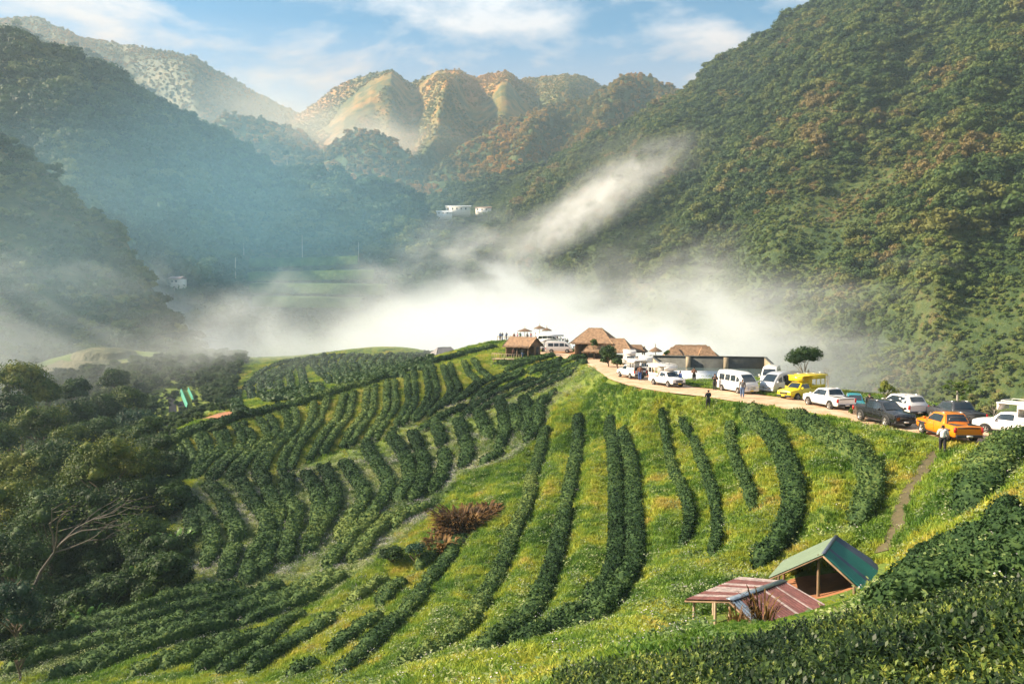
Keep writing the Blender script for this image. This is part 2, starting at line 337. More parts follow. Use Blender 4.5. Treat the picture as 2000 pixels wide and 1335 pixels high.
hill('left_foothill', [[(-900, 560, 270), (-300, 400, 290), (0, 268, 320), (60, 302, 320), (120, 352, 318), (170, 402, 315), (230, 445, 310), (270, 510, 300), (305, 572, 290), (335, 620, 280), (420, 700, 270)],
                       [(-900, 900, 170), (0, 760, 220), (420, 760, 240)]], 260, 110, M['hill_floor'], 16, 60, 43, jag=5)


# ------------------------------------------------------------------ foliage helpers
def leaf_quads(C, Nn, size, rng, jit=0.8, asp=0.6):
    """one quad per centre, facing roughly along its normal"""
    n = len(C); nn = Nn + rng.normal(0, jit, (n, 3)); nn /= np.linalg.norm(nn, axis=1, keepdims=True) + 1e-9
    r = rng.normal(0, 1, (n, 3)); u = np.cross(nn, r); u /= np.linalg.norm(u, axis=1, keepdims=True) + 1e-9; v = np.cross(nn, u)
    sz = (size * rng.uniform(0.6, 1.3, n))[:, None]; u = u * sz * 0.5; v = v * sz * 0.5 * asp
    V = np.stack([C - u, C - v * 1.0 + u * 0.1, C + u, C + v], 1).reshape(-1, 3)
    F = np.arange(n * 4).reshape(-1, 4); return V, F
def merge(parts):
    Vs, Fs, o = [], [], 0
    for V, F in parts:
        Vs.append(V); Fs.append(np.asarray(F) + o); o += len(V)
    q = [f for f in Fs if f.shape[1] == 4]; t = [f for f in Fs if f.shape[1] == 3]
    out = []
    if q: out.append(np.concatenate(q))
    if t: out.append(np.concatenate(t))
    return np.concatenate(Vs), out
def ico(sub=2, r=1.0):
    bm = bmesh.new(); bmesh.ops.create_icosphere(bm, subdivisions=sub, radius=r)
    V = np.array([v.co[:] for v in bm.verts]); F = np.array([[v.index for v in f.verts] for f in bm.faces]); bm.free(); return V, F
ICO2 = ico(2); ICO1 = ico(1)
def tube(pts, rad, ns=6):
    pts = np.asarray(pts, float); rad = np.broadcast_to(rad, (len(pts),)).astype(float); V = []
    for i, p in enumerate(pts):
        t = pts[min(i + 1, len(pts) - 1)] - pts[max(i - 1, 0)]; t = t / (np.linalg.norm(t) + 1e-9)
        a = np.cross(t, (0.3, 0.9, 0.1)); a /= np.linalg.norm(a) + 1e-9; b = np.cross(t, a)
        th = np.arange(ns) / ns * 2 * np.pi
        V.append(p + rad[i] * (np.cos(th)[:, None] * a + np.sin(th)[:, None] * b))
    V = np.concatenate(V); F = []
    for i in range(len(pts) - 1):
        for j in range(ns):
            F.append((i * ns + j, i * ns + (j + 1) % ns, (i + 1) * ns + (j + 1) % ns, (i + 1) * ns + j))
    return V, np.array(F)
def crown_geo(rng, rx=1.0, rz=1.0, lobes=9, quads=420, size=0.16, core=0.72, zc=0.0):
    """a crown of radius about 1: lobes of leaf clumps around darker cores"""
    L = []
    for i in range(lobes):
        th = i * 2.4 + rng.uniform(-.5, .5); ph = rng.uniform(-0.55, 1.25) if i else 1.2
        rr = rng.uniform(0.45, 0.74) if i else 0.25
        c = np.array([math.cos(th) * math.cos(ph) * rr * rx, math.sin(th) * math.cos(ph) * rr * rx, math.sin(ph) * rr * rz + zc])
        L.append((c, rng.uniform(0.26, 0.46)))
    parts = []; per = quads // lobes
    for c, r in L:
        d = rng.normal(0, 1, (per, 3)); d[:, 2] = np.abs(d[:, 2]) * 0.9 - 0.25; d /= np.linalg.norm(d, axis=1, keepdims=True)
        C = c + d * r * rng.uniform(0.7, 1.25, (per, 1)) * np.array([1, 1, 0.85])
        parts.append(leaf_quads(C, d + np.array([0, 0, 0.35]), size, rng, 0.45, 0.8))
        if core:
            V = ICO1[0] * r * core * rng.uniform(0.85, 1.1, (len(ICO1[0]), 1)) + c; parts.append((V, ICO1[1]))
    return parts
PROTO = bpy.data.collections.new('unlinked prototypes')
def proto(name, V, F, mats, slot_split=None, smooth=False):
    """a mesh kept outside the scene, for instancing; slot_split = list of face counts per material"""
    o = mesh_np(name, V, F, None, smooth=smooth); COL.objects.unlink(o)
    for m in mats: o.data.materials.append(m)
    if slot_split is not None: o.data.polygons.foreach_set('material_index', np.asarray(slot_split, np.int32))
    return o
_NG = {}
def scatter(name, protos, P, scale, rot, idx, label=None, sz=None):
    """stuff: one object whose points carry copies of small meshes"""
    n = len(P); me = bpy.data.meshes.new(name); me.vertices.add(n); me.vertices.foreach_set('co', np.asarray(P, np.float32).ravel())
    for an, arr in (('sc', scale), ('rz', rot)):
        a_ = me.attributes.new(an, 'FLOAT', 'POINT'); a_.data.foreach_set('value', np.asarray(arr, np.float32))
    a_ = me.attributes.new('pick', 'INT', 'POINT'); a_.data.foreach_set('value', np.asarray(idx, np.int32))
    o = bpy.data.objects.new(name, me); COL.objects.link(o)
    ng = bpy.data.node_groups.new(name + ' scatter', 'GeometryNodeTree')
    ng.interface.new_socket('Geometry', in_out='INPUT', socket_type='NodeSocketGeometry'); ng.interface.new_socket('Geometry', in_out='OUTPUT', socket_type='NodeSocketGeometry')
    L = ng.links.new; gi = N(ng, 'NodeGroupInput'); go = N(ng, 'NodeGroupOutput'); jn = N(ng, 'GeometryNodeJoinGeometry')
    mp = N(ng, 'GeometryNodeMeshToPoints'); L(gi.outputs[0], mp.inputs[0])
    g2i = N(ng, 'GeometryNodeGeometryToInstance')
    for p in reversed(protos):
        oi = N(ng, 'GeometryNodeObjectInfo'); oi.inputs['Object'].default_value = p; oi.inputs['As Instance'].default_value = True
        L(oi.outputs['Geometry'], g2i.inputs[0])
    ip = N(ng, 'GeometryNodeInstanceOnPoints'); ip.inputs['Pick Instance'].default_value = True
    na = {}
    for an, ty in (('sc', 'FLOAT'), ('rz', 'FLOAT'), ('pick', 'INT')):
        na[an] = N(ng, 'GeometryNodeInputNamedAttribute', data_type=ty); na[an].inputs['Name'].default_value = an
    cx = N(ng, 'ShaderNodeCombineXYZ'); L(na['rz'].outputs[0], cx.inputs[2])
    L(mp.outputs[0], ip.inputs['Points']); L(g2i.outputs[0], ip.inputs['Instance']); L(na['pick'].outputs[0], ip.inputs['Instance Index'])
    L(cx.outputs[0], ip.inputs['Rotation']); L(na['sc'].outputs[0], ip.inputs['Scale'])
    L(ip.outputs[0], go.inputs[0])
    md = o.modifiers.new('scatter', 'NODES'); md.node_group = ng
    tag(o, label, kind='stuff'); return o

# ------------------------------------------------------------------ hill forests
def make_tree_protos(mat, seed, k=5, quads=620, size=0.19):
    out = []
    for i in range(k):
        r = np.random.default_rng(seed + i)
        parts = crown_geo(r, 1.0, [0.9, 1.15, 0.75, 1.3, 1.0][i % 5], lobes=8 + i % 3, quads=quads, size=size)
        V, F = merge(parts); V[:, 2] += 0.55
        out.append(proto('crown', V, F, [mat]))
    return out
def hill_points(name, per, rng, vmin=0.0, vmax=1.0, pxr=(-120, 2120), mask=None):
    P, vv = HILLS[name]
    a, b, c, d = P[:-1, :-1], P[:-1, 1:], P[1:, :-1], P[1:, 1:]
    ar = np.linalg.norm(np.cross(b - a, c - a), axis=-1)
    px, py = project(a[..., 0], a[..., 1], a[..., 2])
    ok = (px > pxr[0]) & (px < pxr[1]) & (py > -60) & (py < 900) & (vv[:-1, :-1] >= vmin) & (vv[:-1, :-1] <= vmax)
    w = (ar * ok).ravel(); n = int(w.sum() / per); k = rng.choice(len(w), n, p=w / w.sum())
    i, j = np.unravel_index(k, ar.shape); s, t = rng.random(n)[:, None], rng.random(n)[:, None]
    Q = (a[i, j] * (1 - s) + b[i, j] * s) * (1 - t) + (c[i, j] * (1 - s) + d[i, j] * s) * t
    if mask is not None:
        px, py = project(Q[:, 0], Q[:, 1], Q[:, 2]); Q = Q[mask(Q, px, py)]
    return Q
def forest(name, hillname, protos, per, smin, smax, seed, label, **kw):
    rng = np.random.default_rng(seed); Q = hill_points(hillname, per, rng, **kw); n = len(Q)
    big = fbm(Q[:, 0] / 60, Q[:, 1] / 60, 3, seed)
    sc = (smin + (smax - smin) * rng.random(n) ** 1.6) * (0.65 + 0.7 * big)
    Q[:, 2] -= 0.3
    scatter(name, protos, Q, sc, rng.uniform(0, 6.28, n), rng.integers(0, len(protos), n), label)
    return n
PD = make_tree_protos(M['forest_dark'], 100); PW = make_tree_protos(M['forest_warm'], 200); M['forest_gold_lit'] = foliage_mat('forest leaves with golden light', [(0.1, (0.06, 0.075, 0.018)), (0.5, (0.22, 0.16, 0.03)), (0.9, (0.42, 0.22, 0.045))], 0.008, 0.7)  # forest gold: golden sunlight is put into the leaf colour
M['scrub'] = foliage_mat('light scrub leaves', [(0.1, (0.04, 0.08, 0.02)), (0.45, (0.09, 0.14, 0.03)), (0.75, (0.16, 0.20, 0.045)), (1.0, (0.22, 0.18, 0.06))], 0.015, 0.5)
PSC = make_tree_protos(M['scrub'], 270, 4, 300, 0.22)
PGD = make_tree_protos(M['forest_gold_lit'], 250, 4, 400, 0.2)
PF = make_tree_protos(M['forest_far_lit'], 300, 3, 160, 0.3)
inpoly = None
def in_poly(px, py, poly):
    r = np.zeros(np.shape(px), bool); n = len(poly)
    for i in range(n):
        x1, y1 = poly[i]; x2, y2 = poly[(i + 1) % n]
        c = ((y1 > py) != (y2 > py)) & (px < (x2 - x1) * (py - y1) / (y2 - y1 + 1e-9) + x1); r ^= c
    return r
CLEARING = [(470, 492), (560, 490), (700, 500), (745, 520), (760, 600), (500, 610), (430, 560)]
cnt = {}
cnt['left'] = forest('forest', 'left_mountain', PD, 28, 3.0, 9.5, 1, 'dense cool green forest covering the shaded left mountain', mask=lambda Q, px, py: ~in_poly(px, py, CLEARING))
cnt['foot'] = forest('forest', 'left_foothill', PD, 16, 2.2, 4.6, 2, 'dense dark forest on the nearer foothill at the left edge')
cnt['right'] = forest('forest', 'right_mountain', PW, 17, 1.0, 6.5, 3, 'mixed green and rusty forest and scrub covering the right mountain', mask=lambda Q, px, py: fbm(Q[:, 0] / 35, Q[:, 1] / 35, 3, 77) > 0.24 + 0.24 * np.clip((py - 300 - 0.12 * (px - 1200)) / 110, 0, 1))
cnt['mid'] = forest('forest', 'right_mid_ridge', PGD, 36, 2.2, 5, 4, 'sunlit woods on the pointed ridge between the mountains')
cnt['bump'] = forest('forest', 'left_mid_bump', PGD, 44, 2.5, 5.5, 5, 'hazy woods on the low hills in the middle distance')
cnt['cen'] = forest('forest', 'centre_mountain', PF, 20, 0.9, 2.6, 6, 'thin woods tinted with golden light on the far central mountains', mask=lambda Q, px, py: fbm(Q[:, 0] / 110, Q[:, 1] / 110, 3, 78) > 0.38)
cnt['far'] = forest('forest', 'far_range', PGD, 36, 1.3, 3.4, 7, 'faint woods on the far left mountain range')
cnt['sh'] = forest('forest', 'blue_shoulder', PD, 90, 4, 8, 8, 'blue shaded woods on the shoulder behind the left mountain')
def scrub(name, hillname, protos, per, smin, smax, seed, label):
    rng = np.random.default_rng(seed); Q = hill_points(hillname, per, rng); n = len(Q); big = fbm(Q[:, 0] / 25, Q[:, 1] / 25, 3, seed)
    scatter(name, protos, Q, (smin + (smax - smin) * rng.random(n) ** 2) * (.5 + big), rng.uniform(0, 6.28, n), rng.integers(0, len(protos), n), label); return n
cnt['scrub'] = scrub('scrub', 'right_mountain', PSC, 2.8, .5, 1.9, 13, 'low scrub and ferns between the trees of the right mountain')
cnt['scrub2'] = scrub('scrub', 'left_mountain', PD, 14, .8, 2.2, 14, 'low bushes between the trees of the left mountain')
print('forest counts', cnt)


# ------------------------------------------------------------------ tea hedges
M['tea'] = foliage_mat('tea leaves', [(0.12, (0.014, 0.036, 0.012)), (0.42, (0.036, 0.076, 0.024)), (0.70, (0.08, 0.135, 0.038)), (1.0, (0.18, 0.23, 0.06))], 0.05, 0.15, rough=0.75, trans=0.15, fine=3.5, spec=0.15)
M['tea_far'] = foliage_mat('tea leaves of the far field', [(0.15, (0.02, 0.05, 0.015)), (0.5, (0.035, 0.075, 0.022)), (0.8, (0.06, 0.11, 0.03))], 0.03, 0.15, rough=0.6, trans=0.15, fine=0.9)
def smooth_path(P, step):
    P = np.asarray(P, float); Q = np.vstack([2 * P[0] - P[1], P, 2 * P[-1] - P[-2]]); out = []
    for i in range(1, len(Q) - 2):
        n = max(2, int(np.linalg.norm(Q[i + 1] - Q[i]) / step)); t = np.linspace(0, 1, n, endpoint=False)[:, None]
        a, b, c, d = Q[i - 1], Q[i], Q[i + 1], Q[i + 2]
        out.append(0.5 * ((2 * b) + (-a + c) * t + (2 * a - 5 * b + 4 * c - d) * t * t + (-a + 3 * b - 3 * c + d) * t ** 3))
    return np.vstack(out + [P[-1:]])
HEDGES = []                                    # (path xy, half width) for keeping weeds out of the hedges
ORD = 'first second third fourth fifth sixth seventh eighth ninth tenth eleventh twelfth thirteenth fourteenth fifteenth sixteenth seventeenth eighteenth nineteenth twentieth'.split()
ORD += ['twenty-' + o for o in ORD[:9]] + ['thirtieth'] + ['thirty-' + o for o in ORD[:9]]
def hedge(px, width, height, label, group, leaf=0.10, dens=40, mat='tea', gap=0.0, dmax=300, name='tea_hedge'):
    rng = np.random.default_rng(len(HEDGES) * 13 + 5)
    P = np.array([hit(*p, dmax=dmax)[:2] for p in px]); P = smooth_path(P, 0.3)
    # drop points closer than 0.25 m, get tangents
    d = np.hypot(*np.diff(P, axis=0).T); keep = np.r_[True, d > 0.05]; P = P[keep]
    s = np.r_[0, np.cumsum(np.hypot(*np.diff(P, axis=0).T))]
    n = max(6, int(s[-1] / 0.3)); ss = np.linspace(0, s[-1], n)
    P = np.stack([np.interp(ss, s, P[:, k]) for k in range(2)], 1)
    T = np.gradient(P, axis=0); T /= np.linalg.norm(T, axis=1, keepdims=True) + 1e-9; Nn = np.stack([-T[:, 1], T[:, 0]], 1)
    prof = np.array([(-0.95, -0.15), (-1.0, 0.35), (-0.93, 0.80), (-0.62, 0.99), (0, 1.0), (0.62, 0.99), (0.93, 0.80), (1.0, 0.35), (0.95, -0.15)])
    m = len(prof); endt = np.clip(np.minimum(ss, s[-1] - ss) / 0.7, 0.05, 1) ** 0.5
    bush = np.abs(np.sin(ss * 2.6 + 3 * vnoise(ss * .4, ss * 0, 6))) ** .6; wv = width / 2 * (0.62 + 0.42 * fbm(P[:, 0] * 0.7, P[:, 1] * 0.7, 3, 3) + .16 * bush) * endt; hv = height * (0.55 + 0.50 * fbm(P[:, 0] * 0.8, P[:, 1] * 0.8, 3, 9) + .22 * bush) * endt; thin = np.clip((vnoise(P[:, 0] * .45, P[:, 1] * .45, 33) - .06) / .12, .15, 1); hv = hv * thin; wv = wv * (.5 + .5 * thin)
    if gap: hv = hv * (fbm(P[:, 0] * 0.35, P[:, 1] * 0.35, 2, 14) > gap) + 0.02
    X = P[:, None, 0] + Nn[:, None, 0] * prof[None, :, 0] * wv[:, None]; Y = P[:, None, 1] + Nn[:, None, 1] * prof[None, :, 0] * wv[:, None]
    G0 = ground(P[:, 0], P[:, 1]); Ge = ground(X, Y); Z = (Ge * 0.5 + G0[:, None] * 0.5) + prof[None, :, 1] * hv[:, None]
    lum = (vnoise(X * 1.6 + 5, Y * 1.6, 21) - 0.5) * 0.42 * height + (vnoise(X * 4.1, Y * 4.1, 22) - 0.5) * 0.22 * height
    Z = Z + lum * (prof[None, :, 1] > 0.3); V = np.stack([X, Y, Z], -1)
    parts = [(V.reshape(-1, 3), grid_faces(n, m))]
    # leaf clumps over the surface
    k = int(s[-1] * (width + 1.4 * height) * dens)
    if k:
        i = rng.integers(0, n - 1, k); j = rng.uniform(0.9, m - 1.9, k); j0 = j.astype(int); f = (j - j0)[:, None]; g = rng.random((k, 1))
        A = V[i, j0] * (1 - f) + V[i, j0 + 1] * f; B = V[i + 1, j0] * (1 - f) + V[i + 1, j0 + 1] * f
        C = A * (1 - g) + B * g; ctr = np.stack([P[i, 0], P[i, 1], G0[i] + 0.3 * height], 1)
        nn = C - ctr; nn /= np.linalg.norm(nn, axis=1, keepdims=True) + 1e-9
        C = C + nn * rng.uniform(-0.02, 0.2, (k, 1)) * height
        if gap: C = C[hv[i] > 0.1]; nn = nn[:len(C)]
        if len(C): parts.append(leaf_quads(C, nn + [0, 0, .3], leaf * 1.8, rng, 1.1, 0.75))
    V, F = merge(parts)
    c = np.array([P[n // 2, 0], P[n // 2, 1], G0[n // 2]])
    o = mesh_np(name, V - c, F, M[mat]); o.location = c
    tag(o, label, 'tea hedge', group); HEDGES.append((P, width / 2)); return o

# grass strips of the upper left slope, crest to foot; two hedges grow between each pair
STRIPS = [
 [(335, 880), (352, 905), (345, 930), (330, 955)],
 [(371, 858), (380, 875), (388, 895), (366, 925), (345, 950)],
 [(403, 845), (420, 865), (422, 883), (384, 906), (359, 936)],
 [(443, 837), (455, 862), (452, 882), (420, 908), (395, 940)],
 [(489, 827), (501, 848), (510, 862), (498, 878), (468, 896), (444, 918), (428, 948)],
 [(537, 810), (550, 830), (550, 852), (520, 877), (493, 906), (482, 932), (487, 950)],
 [(589, 797), (591, 822), (583, 848), (552, 875), (533, 906), (530, 927), (540, 952)],
 [(661, 774), (648, 797), (642, 825), (614, 852), (594, 890), (577, 916)],
 [(704, 764), (702, 789), (699, 814), (671, 848), (652, 882)],
 [(744, 751), (741, 780), (740, 808), (719, 839), (696, 875)],
 [(782, 741), (783, 768), (787, 797), (774, 818), (757, 840), (750, 858)],
 [(820, 726), (821, 745), (823, 770), (820, 795), (800, 825)],
 [(853, 720), (858, 740), (868, 762), (862, 784), (839, 808), (812, 832)],
 [(889, 713), (896, 737), (912, 755), (903, 772), (880, 790)],
 [(937, 703), (954, 722), (975, 738), (950, 752), (925, 765)],
]
def resamp(C, n=9):
    C = np.array(C, float); s = np.r_[0, np.cumsum(np.hypot(*np.diff(C, axis=0).T))]; t = np.linspace(0, s[-1], n)
    return np.stack([np.interp(t, s, C[:, k]) for k in range(2)], 1)
GA = 'tea hedges winding down the upper left slope'
k = 0
for A_, B_ in zip(STRIPS[:-1], STRIPS[1:]):
    a_, b_ = resamp(A_), resamp(B_)
    for f in (0.33, 0.71):
        L_ = a_ * (1 - f) + b_ * f
        hedge([tuple(p) for p in L_], 0.95, 0.72, 'tea hedge winding down from the crest hedge, %s from the forest end' % ORD[k], GA, 0.14, 34); k += 1
GB = 'tea hedges among white flowers on the left slope'
LOW = [
 [(401, 951), (430, 980), (447, 1018), (463, 1047), (461, 1077), (447, 1108), (443, 1140)],
 [(453, 934), (474, 957), (489, 984), (508, 1008), (521, 1030), (518, 1060), (499, 1091), (489, 1119), (484, 1148)],
 [(503, 925), (520, 960), (535, 992), (545, 1015), (540, 1050), (522, 1090), (512, 1130)],
 [(563, 934), (561, 975), (578, 1008), (574, 1040), (562, 1070), (556, 1108)],
 [(596, 930), (618, 968), (624, 1000), (618, 1043), (600, 1090)],
 [(735, 1012), (700, 1045), (668, 1085), (640, 1120)],
 [(858, 985), (828, 1002), (792, 1018), (768, 1035)],
 [(985, 890), (962, 905), (935, 915)],
 [(1050, 800), (1052, 825), (1042, 850), (1025, 868)],
 [(1085, 770), (1065, 785), (1058, 800)],
 [(372, 985), (392, 1010), (412, 1045), (415, 1080), (402, 1115)],
 [(350, 960), (362, 985), (375, 1020), (378, 1060)],
 [(772, 1010), (745, 1040), (712, 1075), (690, 1105)],
 [(630, 915), (646, 951), (655, 985), (637, 1028), (610, 1060), (596, 1082)],
 [(671, 908), (692, 940), (712, 972), (704, 1001), (682, 1030), (662, 1062)],
 [(715, 869), (722, 895), (748, 930), (759, 958), (744, 990), (720, 1018)],
 [(763, 856), (780, 881), (795, 911), (799, 945), (790, 965), (774, 988)],
 [(805, 852), (818, 881), (828, 912), (828, 942), (818, 968), (804, 988)],
 [(849, 836), (861, 865), (869, 905), (863, 940), (843, 968)],
 [(894, 826), (905, 860), (913, 890), (905, 922)],
 [(933, 811), (948, 845), (963, 861)],
 [(975, 788), (984, 820), (985, 855), (974, 885)],
 [(1021, 786), (1034, 812), (1028, 850)],
 [(1000, 800), (1008, 822), (1012, 846)],
]
LOW.sort(key=lambda L_: sum(p[0] for p in L_) / len(L_) - 0.25 * sum(p[1] for p in L_) / len(L_))
for i, L_ in enumerate(LOW):
    hedge(L_, 1.45, 1.0, 'tea hedge between white flower bands, %s counting from the dark trees' % ORD[i], GB, 0.13, 42)
GC = 'tea hedges running from the plaza down to the left'
for i, L_ in enumerate([
 [(1147, 701), (1100, 713), (1048, 728), (1000, 742), (964, 757), (912, 795), (870, 815), (822, 845)],
 [(1147, 710), (1090, 727), (1048, 743), (1000, 758), (964, 774), (925, 800), (905, 820)],
 [(1130, 722), (1066, 746), (1010, 770), (975, 785), (940, 805)],
 [(1118, 735), (1066, 760), (1030, 778)],
 [(1100, 703), (1040, 722), (1000, 735), (950, 748), (915, 772), (885, 795)],
 [(1085, 697), (1030, 712), (985, 728)],
 [(1050, 703), (1000, 712), (965, 712)]]):
    hedge(L_, 1.5, 0.75, 'long tea hedge slanting down from the plaza, %s up from the flowery slope' % ORD[[3, 2, 1, 0, 4, 5, 6][i]], GC, 0.15, 34)
hedge([(322, 873), (370, 853), (413, 837), (455, 823), (495, 814), (535, 803), (568, 795), (620, 780), (677, 762), (719, 751), (797, 726), (860, 707), (910, 694), (954, 684), (975, 681)], 1.9, 0.95,
      'longest tea hedge, edging the whole crest of the left slope', None, 0.15, 40)
GD = 'dark tea hedges on the bright grass bowl below the road'
for L_, w_, lab in [
 ([(1066, 838), (1058, 876), (1037, 946), (1033, 988), (1000, 1063), (979, 1121), (950, 1171), (937, 1205), (912, 1242), (862, 1285), (812, 1312), (770, 1334)], 1.25, 'dark tea hedge just right of the brown fern bush, running to the bottom edge'),
 ([(1129, 815), (1125, 905), (1108, 988), (1091, 1071), (1070, 1146), (1046, 1204), (1012, 1241), (975, 1271), (930, 1300)], 1.35, 'thick tea hedge curving down the middle of the bowl, left of the paired hedges'),
 ([(1190, 822), (1198, 884), (1203, 967), (1205, 1050), (1202, 1112), (1183, 1158), (1150, 1196), (1108, 1229), (1054, 1262), (1010, 1296)], 1.25, 'left one of two tea hedges growing side by side down the bowl'),
 ([(1212, 850), (1233, 925), (1238, 1009), (1241, 1088), (1226, 1146), (1197, 1187), (1160, 1229), (1116, 1258)], 1.3, 'right one of two tea hedges growing side by side down the bowl'),
 ([(1291, 809), (1303, 884), (1328, 955), (1345, 1009), (1345, 1038), (1333, 1079)], 0.7, 'thin ragged tea hedge first to the right of the paired hedges'),
 ([(1328, 822), (1357, 876), (1378, 934), (1395, 988), (1401, 1050), (1391, 1096)], 0.7, 'thin ragged tea hedge second to the right of the paired hedges'),
 ([(1424, 834), (1432, 896), (1457, 955), (1474, 1005)], 0.75, 'short thin tea hedge above the red roofed shed'),
 ([(1458, 805), (1500, 851), (1529, 905), (1548, 967), (1544, 1029), (1512, 1088), (1475, 1117)], 1.4, 'wide tea hedge curving from the road down behind the two sheds'),
 ([(1546, 817), (1591, 847), (1637, 876), (1687, 901)], 1.4, 'tea hedge slanting down from the road opposite the white pickup'),
 ([(1680, 912), (1703, 950), (1690, 1005), (1668, 1036)], 1.6, 'broad tea hedge standing behind the green roofed shed'),
 ([(1978, 878), (1945, 917), (1915, 970), (1900, 1000)], 2.2, 'massive tall tea hedge at the right edge below the white truck')]:
    o_ = hedge(L_, w_ * .86, 0.62 + 0.28 * w_, lab, GD, 0.09, 95)
GR = 'tea hedges above the lower right corner'
for L_, w_, lab in [
 ([(2080, 1020), (2000, 1046), (1940, 1062), (1880, 1082), (1815, 1104), (1760, 1124)], 1.5, 'dark tea hedge slanting left below the massive hedge at the right edge'),
 ([(2080, 1062), (2000, 1092), (1930, 1108), (1860, 1130), (1790, 1150), (1735, 1168)], 1.4, 'dark tea hedge running down towards the right eave of the green roofed shed'),
 ([(2080, 1120), (2000, 1142), (1920, 1158), (1840, 1176), (1760, 1200), (1700, 1218)], 1.2, 'nearest separate tea hedge just above the lower right tea mass'),
 ([(1995, 990), (1960, 1012), (1930, 1036)], 1.0, 'short ragged tea hedge at the right edge under the massive hedge')]:
    hedge(L_, w_ * .9, .78, lab, GR, 0.075, 150, dmax=60)
GE = 'tea hedges on the shaded slope along the bottom left'
LOWL = [
 [(912, 1040), (891, 1072), (870, 1108), (839, 1140), (825, 1165), (787, 1212), (737, 1260), (700, 1297), (655, 1330)],
 [(864, 1070), (838, 1095), (813, 1119)],
 [(795, 1140), (765, 1160), (740, 1190)],
 [(740, 1210), (700, 1240), (645, 1284)],
 [(632, 1300), (587, 1317), (560, 1334)],
 [(762, 1134), (712, 1165), (662, 1200), (612, 1245), (550, 1280), (487, 1322)],
 [(600, 1205), (550, 1232), (512, 1270), (462, 1302), (430, 1325)],
 [(537, 1240), (475, 1262), (437, 1285), (387, 1320)],
 [(480, 1250), (412, 1272), (362, 1295), (307, 1317)],
 [(425, 1262), (375, 1280), (300, 1308), (250, 1330)]]
LOWL.sort(key=lambda L_: -max(p[0] + p[1] for p in L_))
for i, L_ in enumerate(LOWL):
    hedge(L_, 1.15, 0.8, 'leafy tea hedge between yellow grass strips, %s leftwards from the brown fern bush' % ORD[i], GE, 0.09, 75, dmax=120)
LOWM = [
 [(690, 1118), (640, 1150), (560, 1182), (480, 1206), (380, 1232), (300, 1255)],
 [(660, 1128), (600, 1160), (530, 1186)],
 [(400, 1240), (330, 1262), (240, 1290), (180, 1318)],
 [(625, 1170), (560, 1195), (500, 1215), (425, 1236), (312, 1262), (225, 1280), (150, 1310)],
 [(575, 1165), (500, 1188), (400, 1215), (300, 1238), (200, 1262), (87, 1292), (0, 1325)],
 [(560, 1150), (475, 1175), (350, 1202), (275, 1222), (150, 1246), (60, 1275), (0, 1296)],
 [(470, 1156), (362, 1170), (300, 1190), (225, 1214), (130, 1238)],
 [(230, 1296), (150, 1318), (90, 1334)]]
LOWM.sort(key=lambda L_: -sum(p[1] + 0.42 * p[0] for p in L_) / len(L_))
for i, L_ in enumerate(LOWM):
    hedge(L_, 1.25, 0.95, 'low shaded tea hedge across the lower left corner, %s from the yellow grass' % ORD[i], 'shaded tea hedges in the lower left corner', 0.10, 50, dmax=130)
# far field beyond the crest
FARF = [
 [(589, 703), (550, 712), (510, 730), (482, 758), (462, 783), (462, 799), (489, 809)],
 [(614, 699), (560, 717), (520, 735), (492, 755), (490, 769), (520, 779), (547, 787)],
 [(560, 722), (541, 728), (511, 748), (510, 763), (537, 773), (562, 783)],
 [(585, 708), (553, 722), (527, 746), (528, 760), (551, 769), (568, 784)],
 [(604, 703), (574, 716), (547, 739), (545, 752), (572, 773), (583, 787)],
 [(620, 699), (593, 707), (567, 727), (567, 743), (593, 766), (603, 782)],
 [(636, 697), (610, 707), (588, 722), (591, 738), (622, 762), (629, 776)]]
for j in range(13):
    x = 615 + j * 18.5
    FARF.append([(x + 24, 694.5), (x + 10, 699), (x, 708), (x - 1, 717), (x + 6, 727), (x + 24, 741), (x + 30, 752)][: 7 if j < 5 else (6 if j < 9 else 5)])
for i, L_ in enumerate(FARF):
    hedge(L_, 1.7, 0.9, 'distant tea hedge in the misty field beyond the crest, %s from its left' % ORD[i], 'tea hedges of the distant field', 0.28, 9, mat='tea_far', dmax=290)
print('hedges', len(HEDGES))

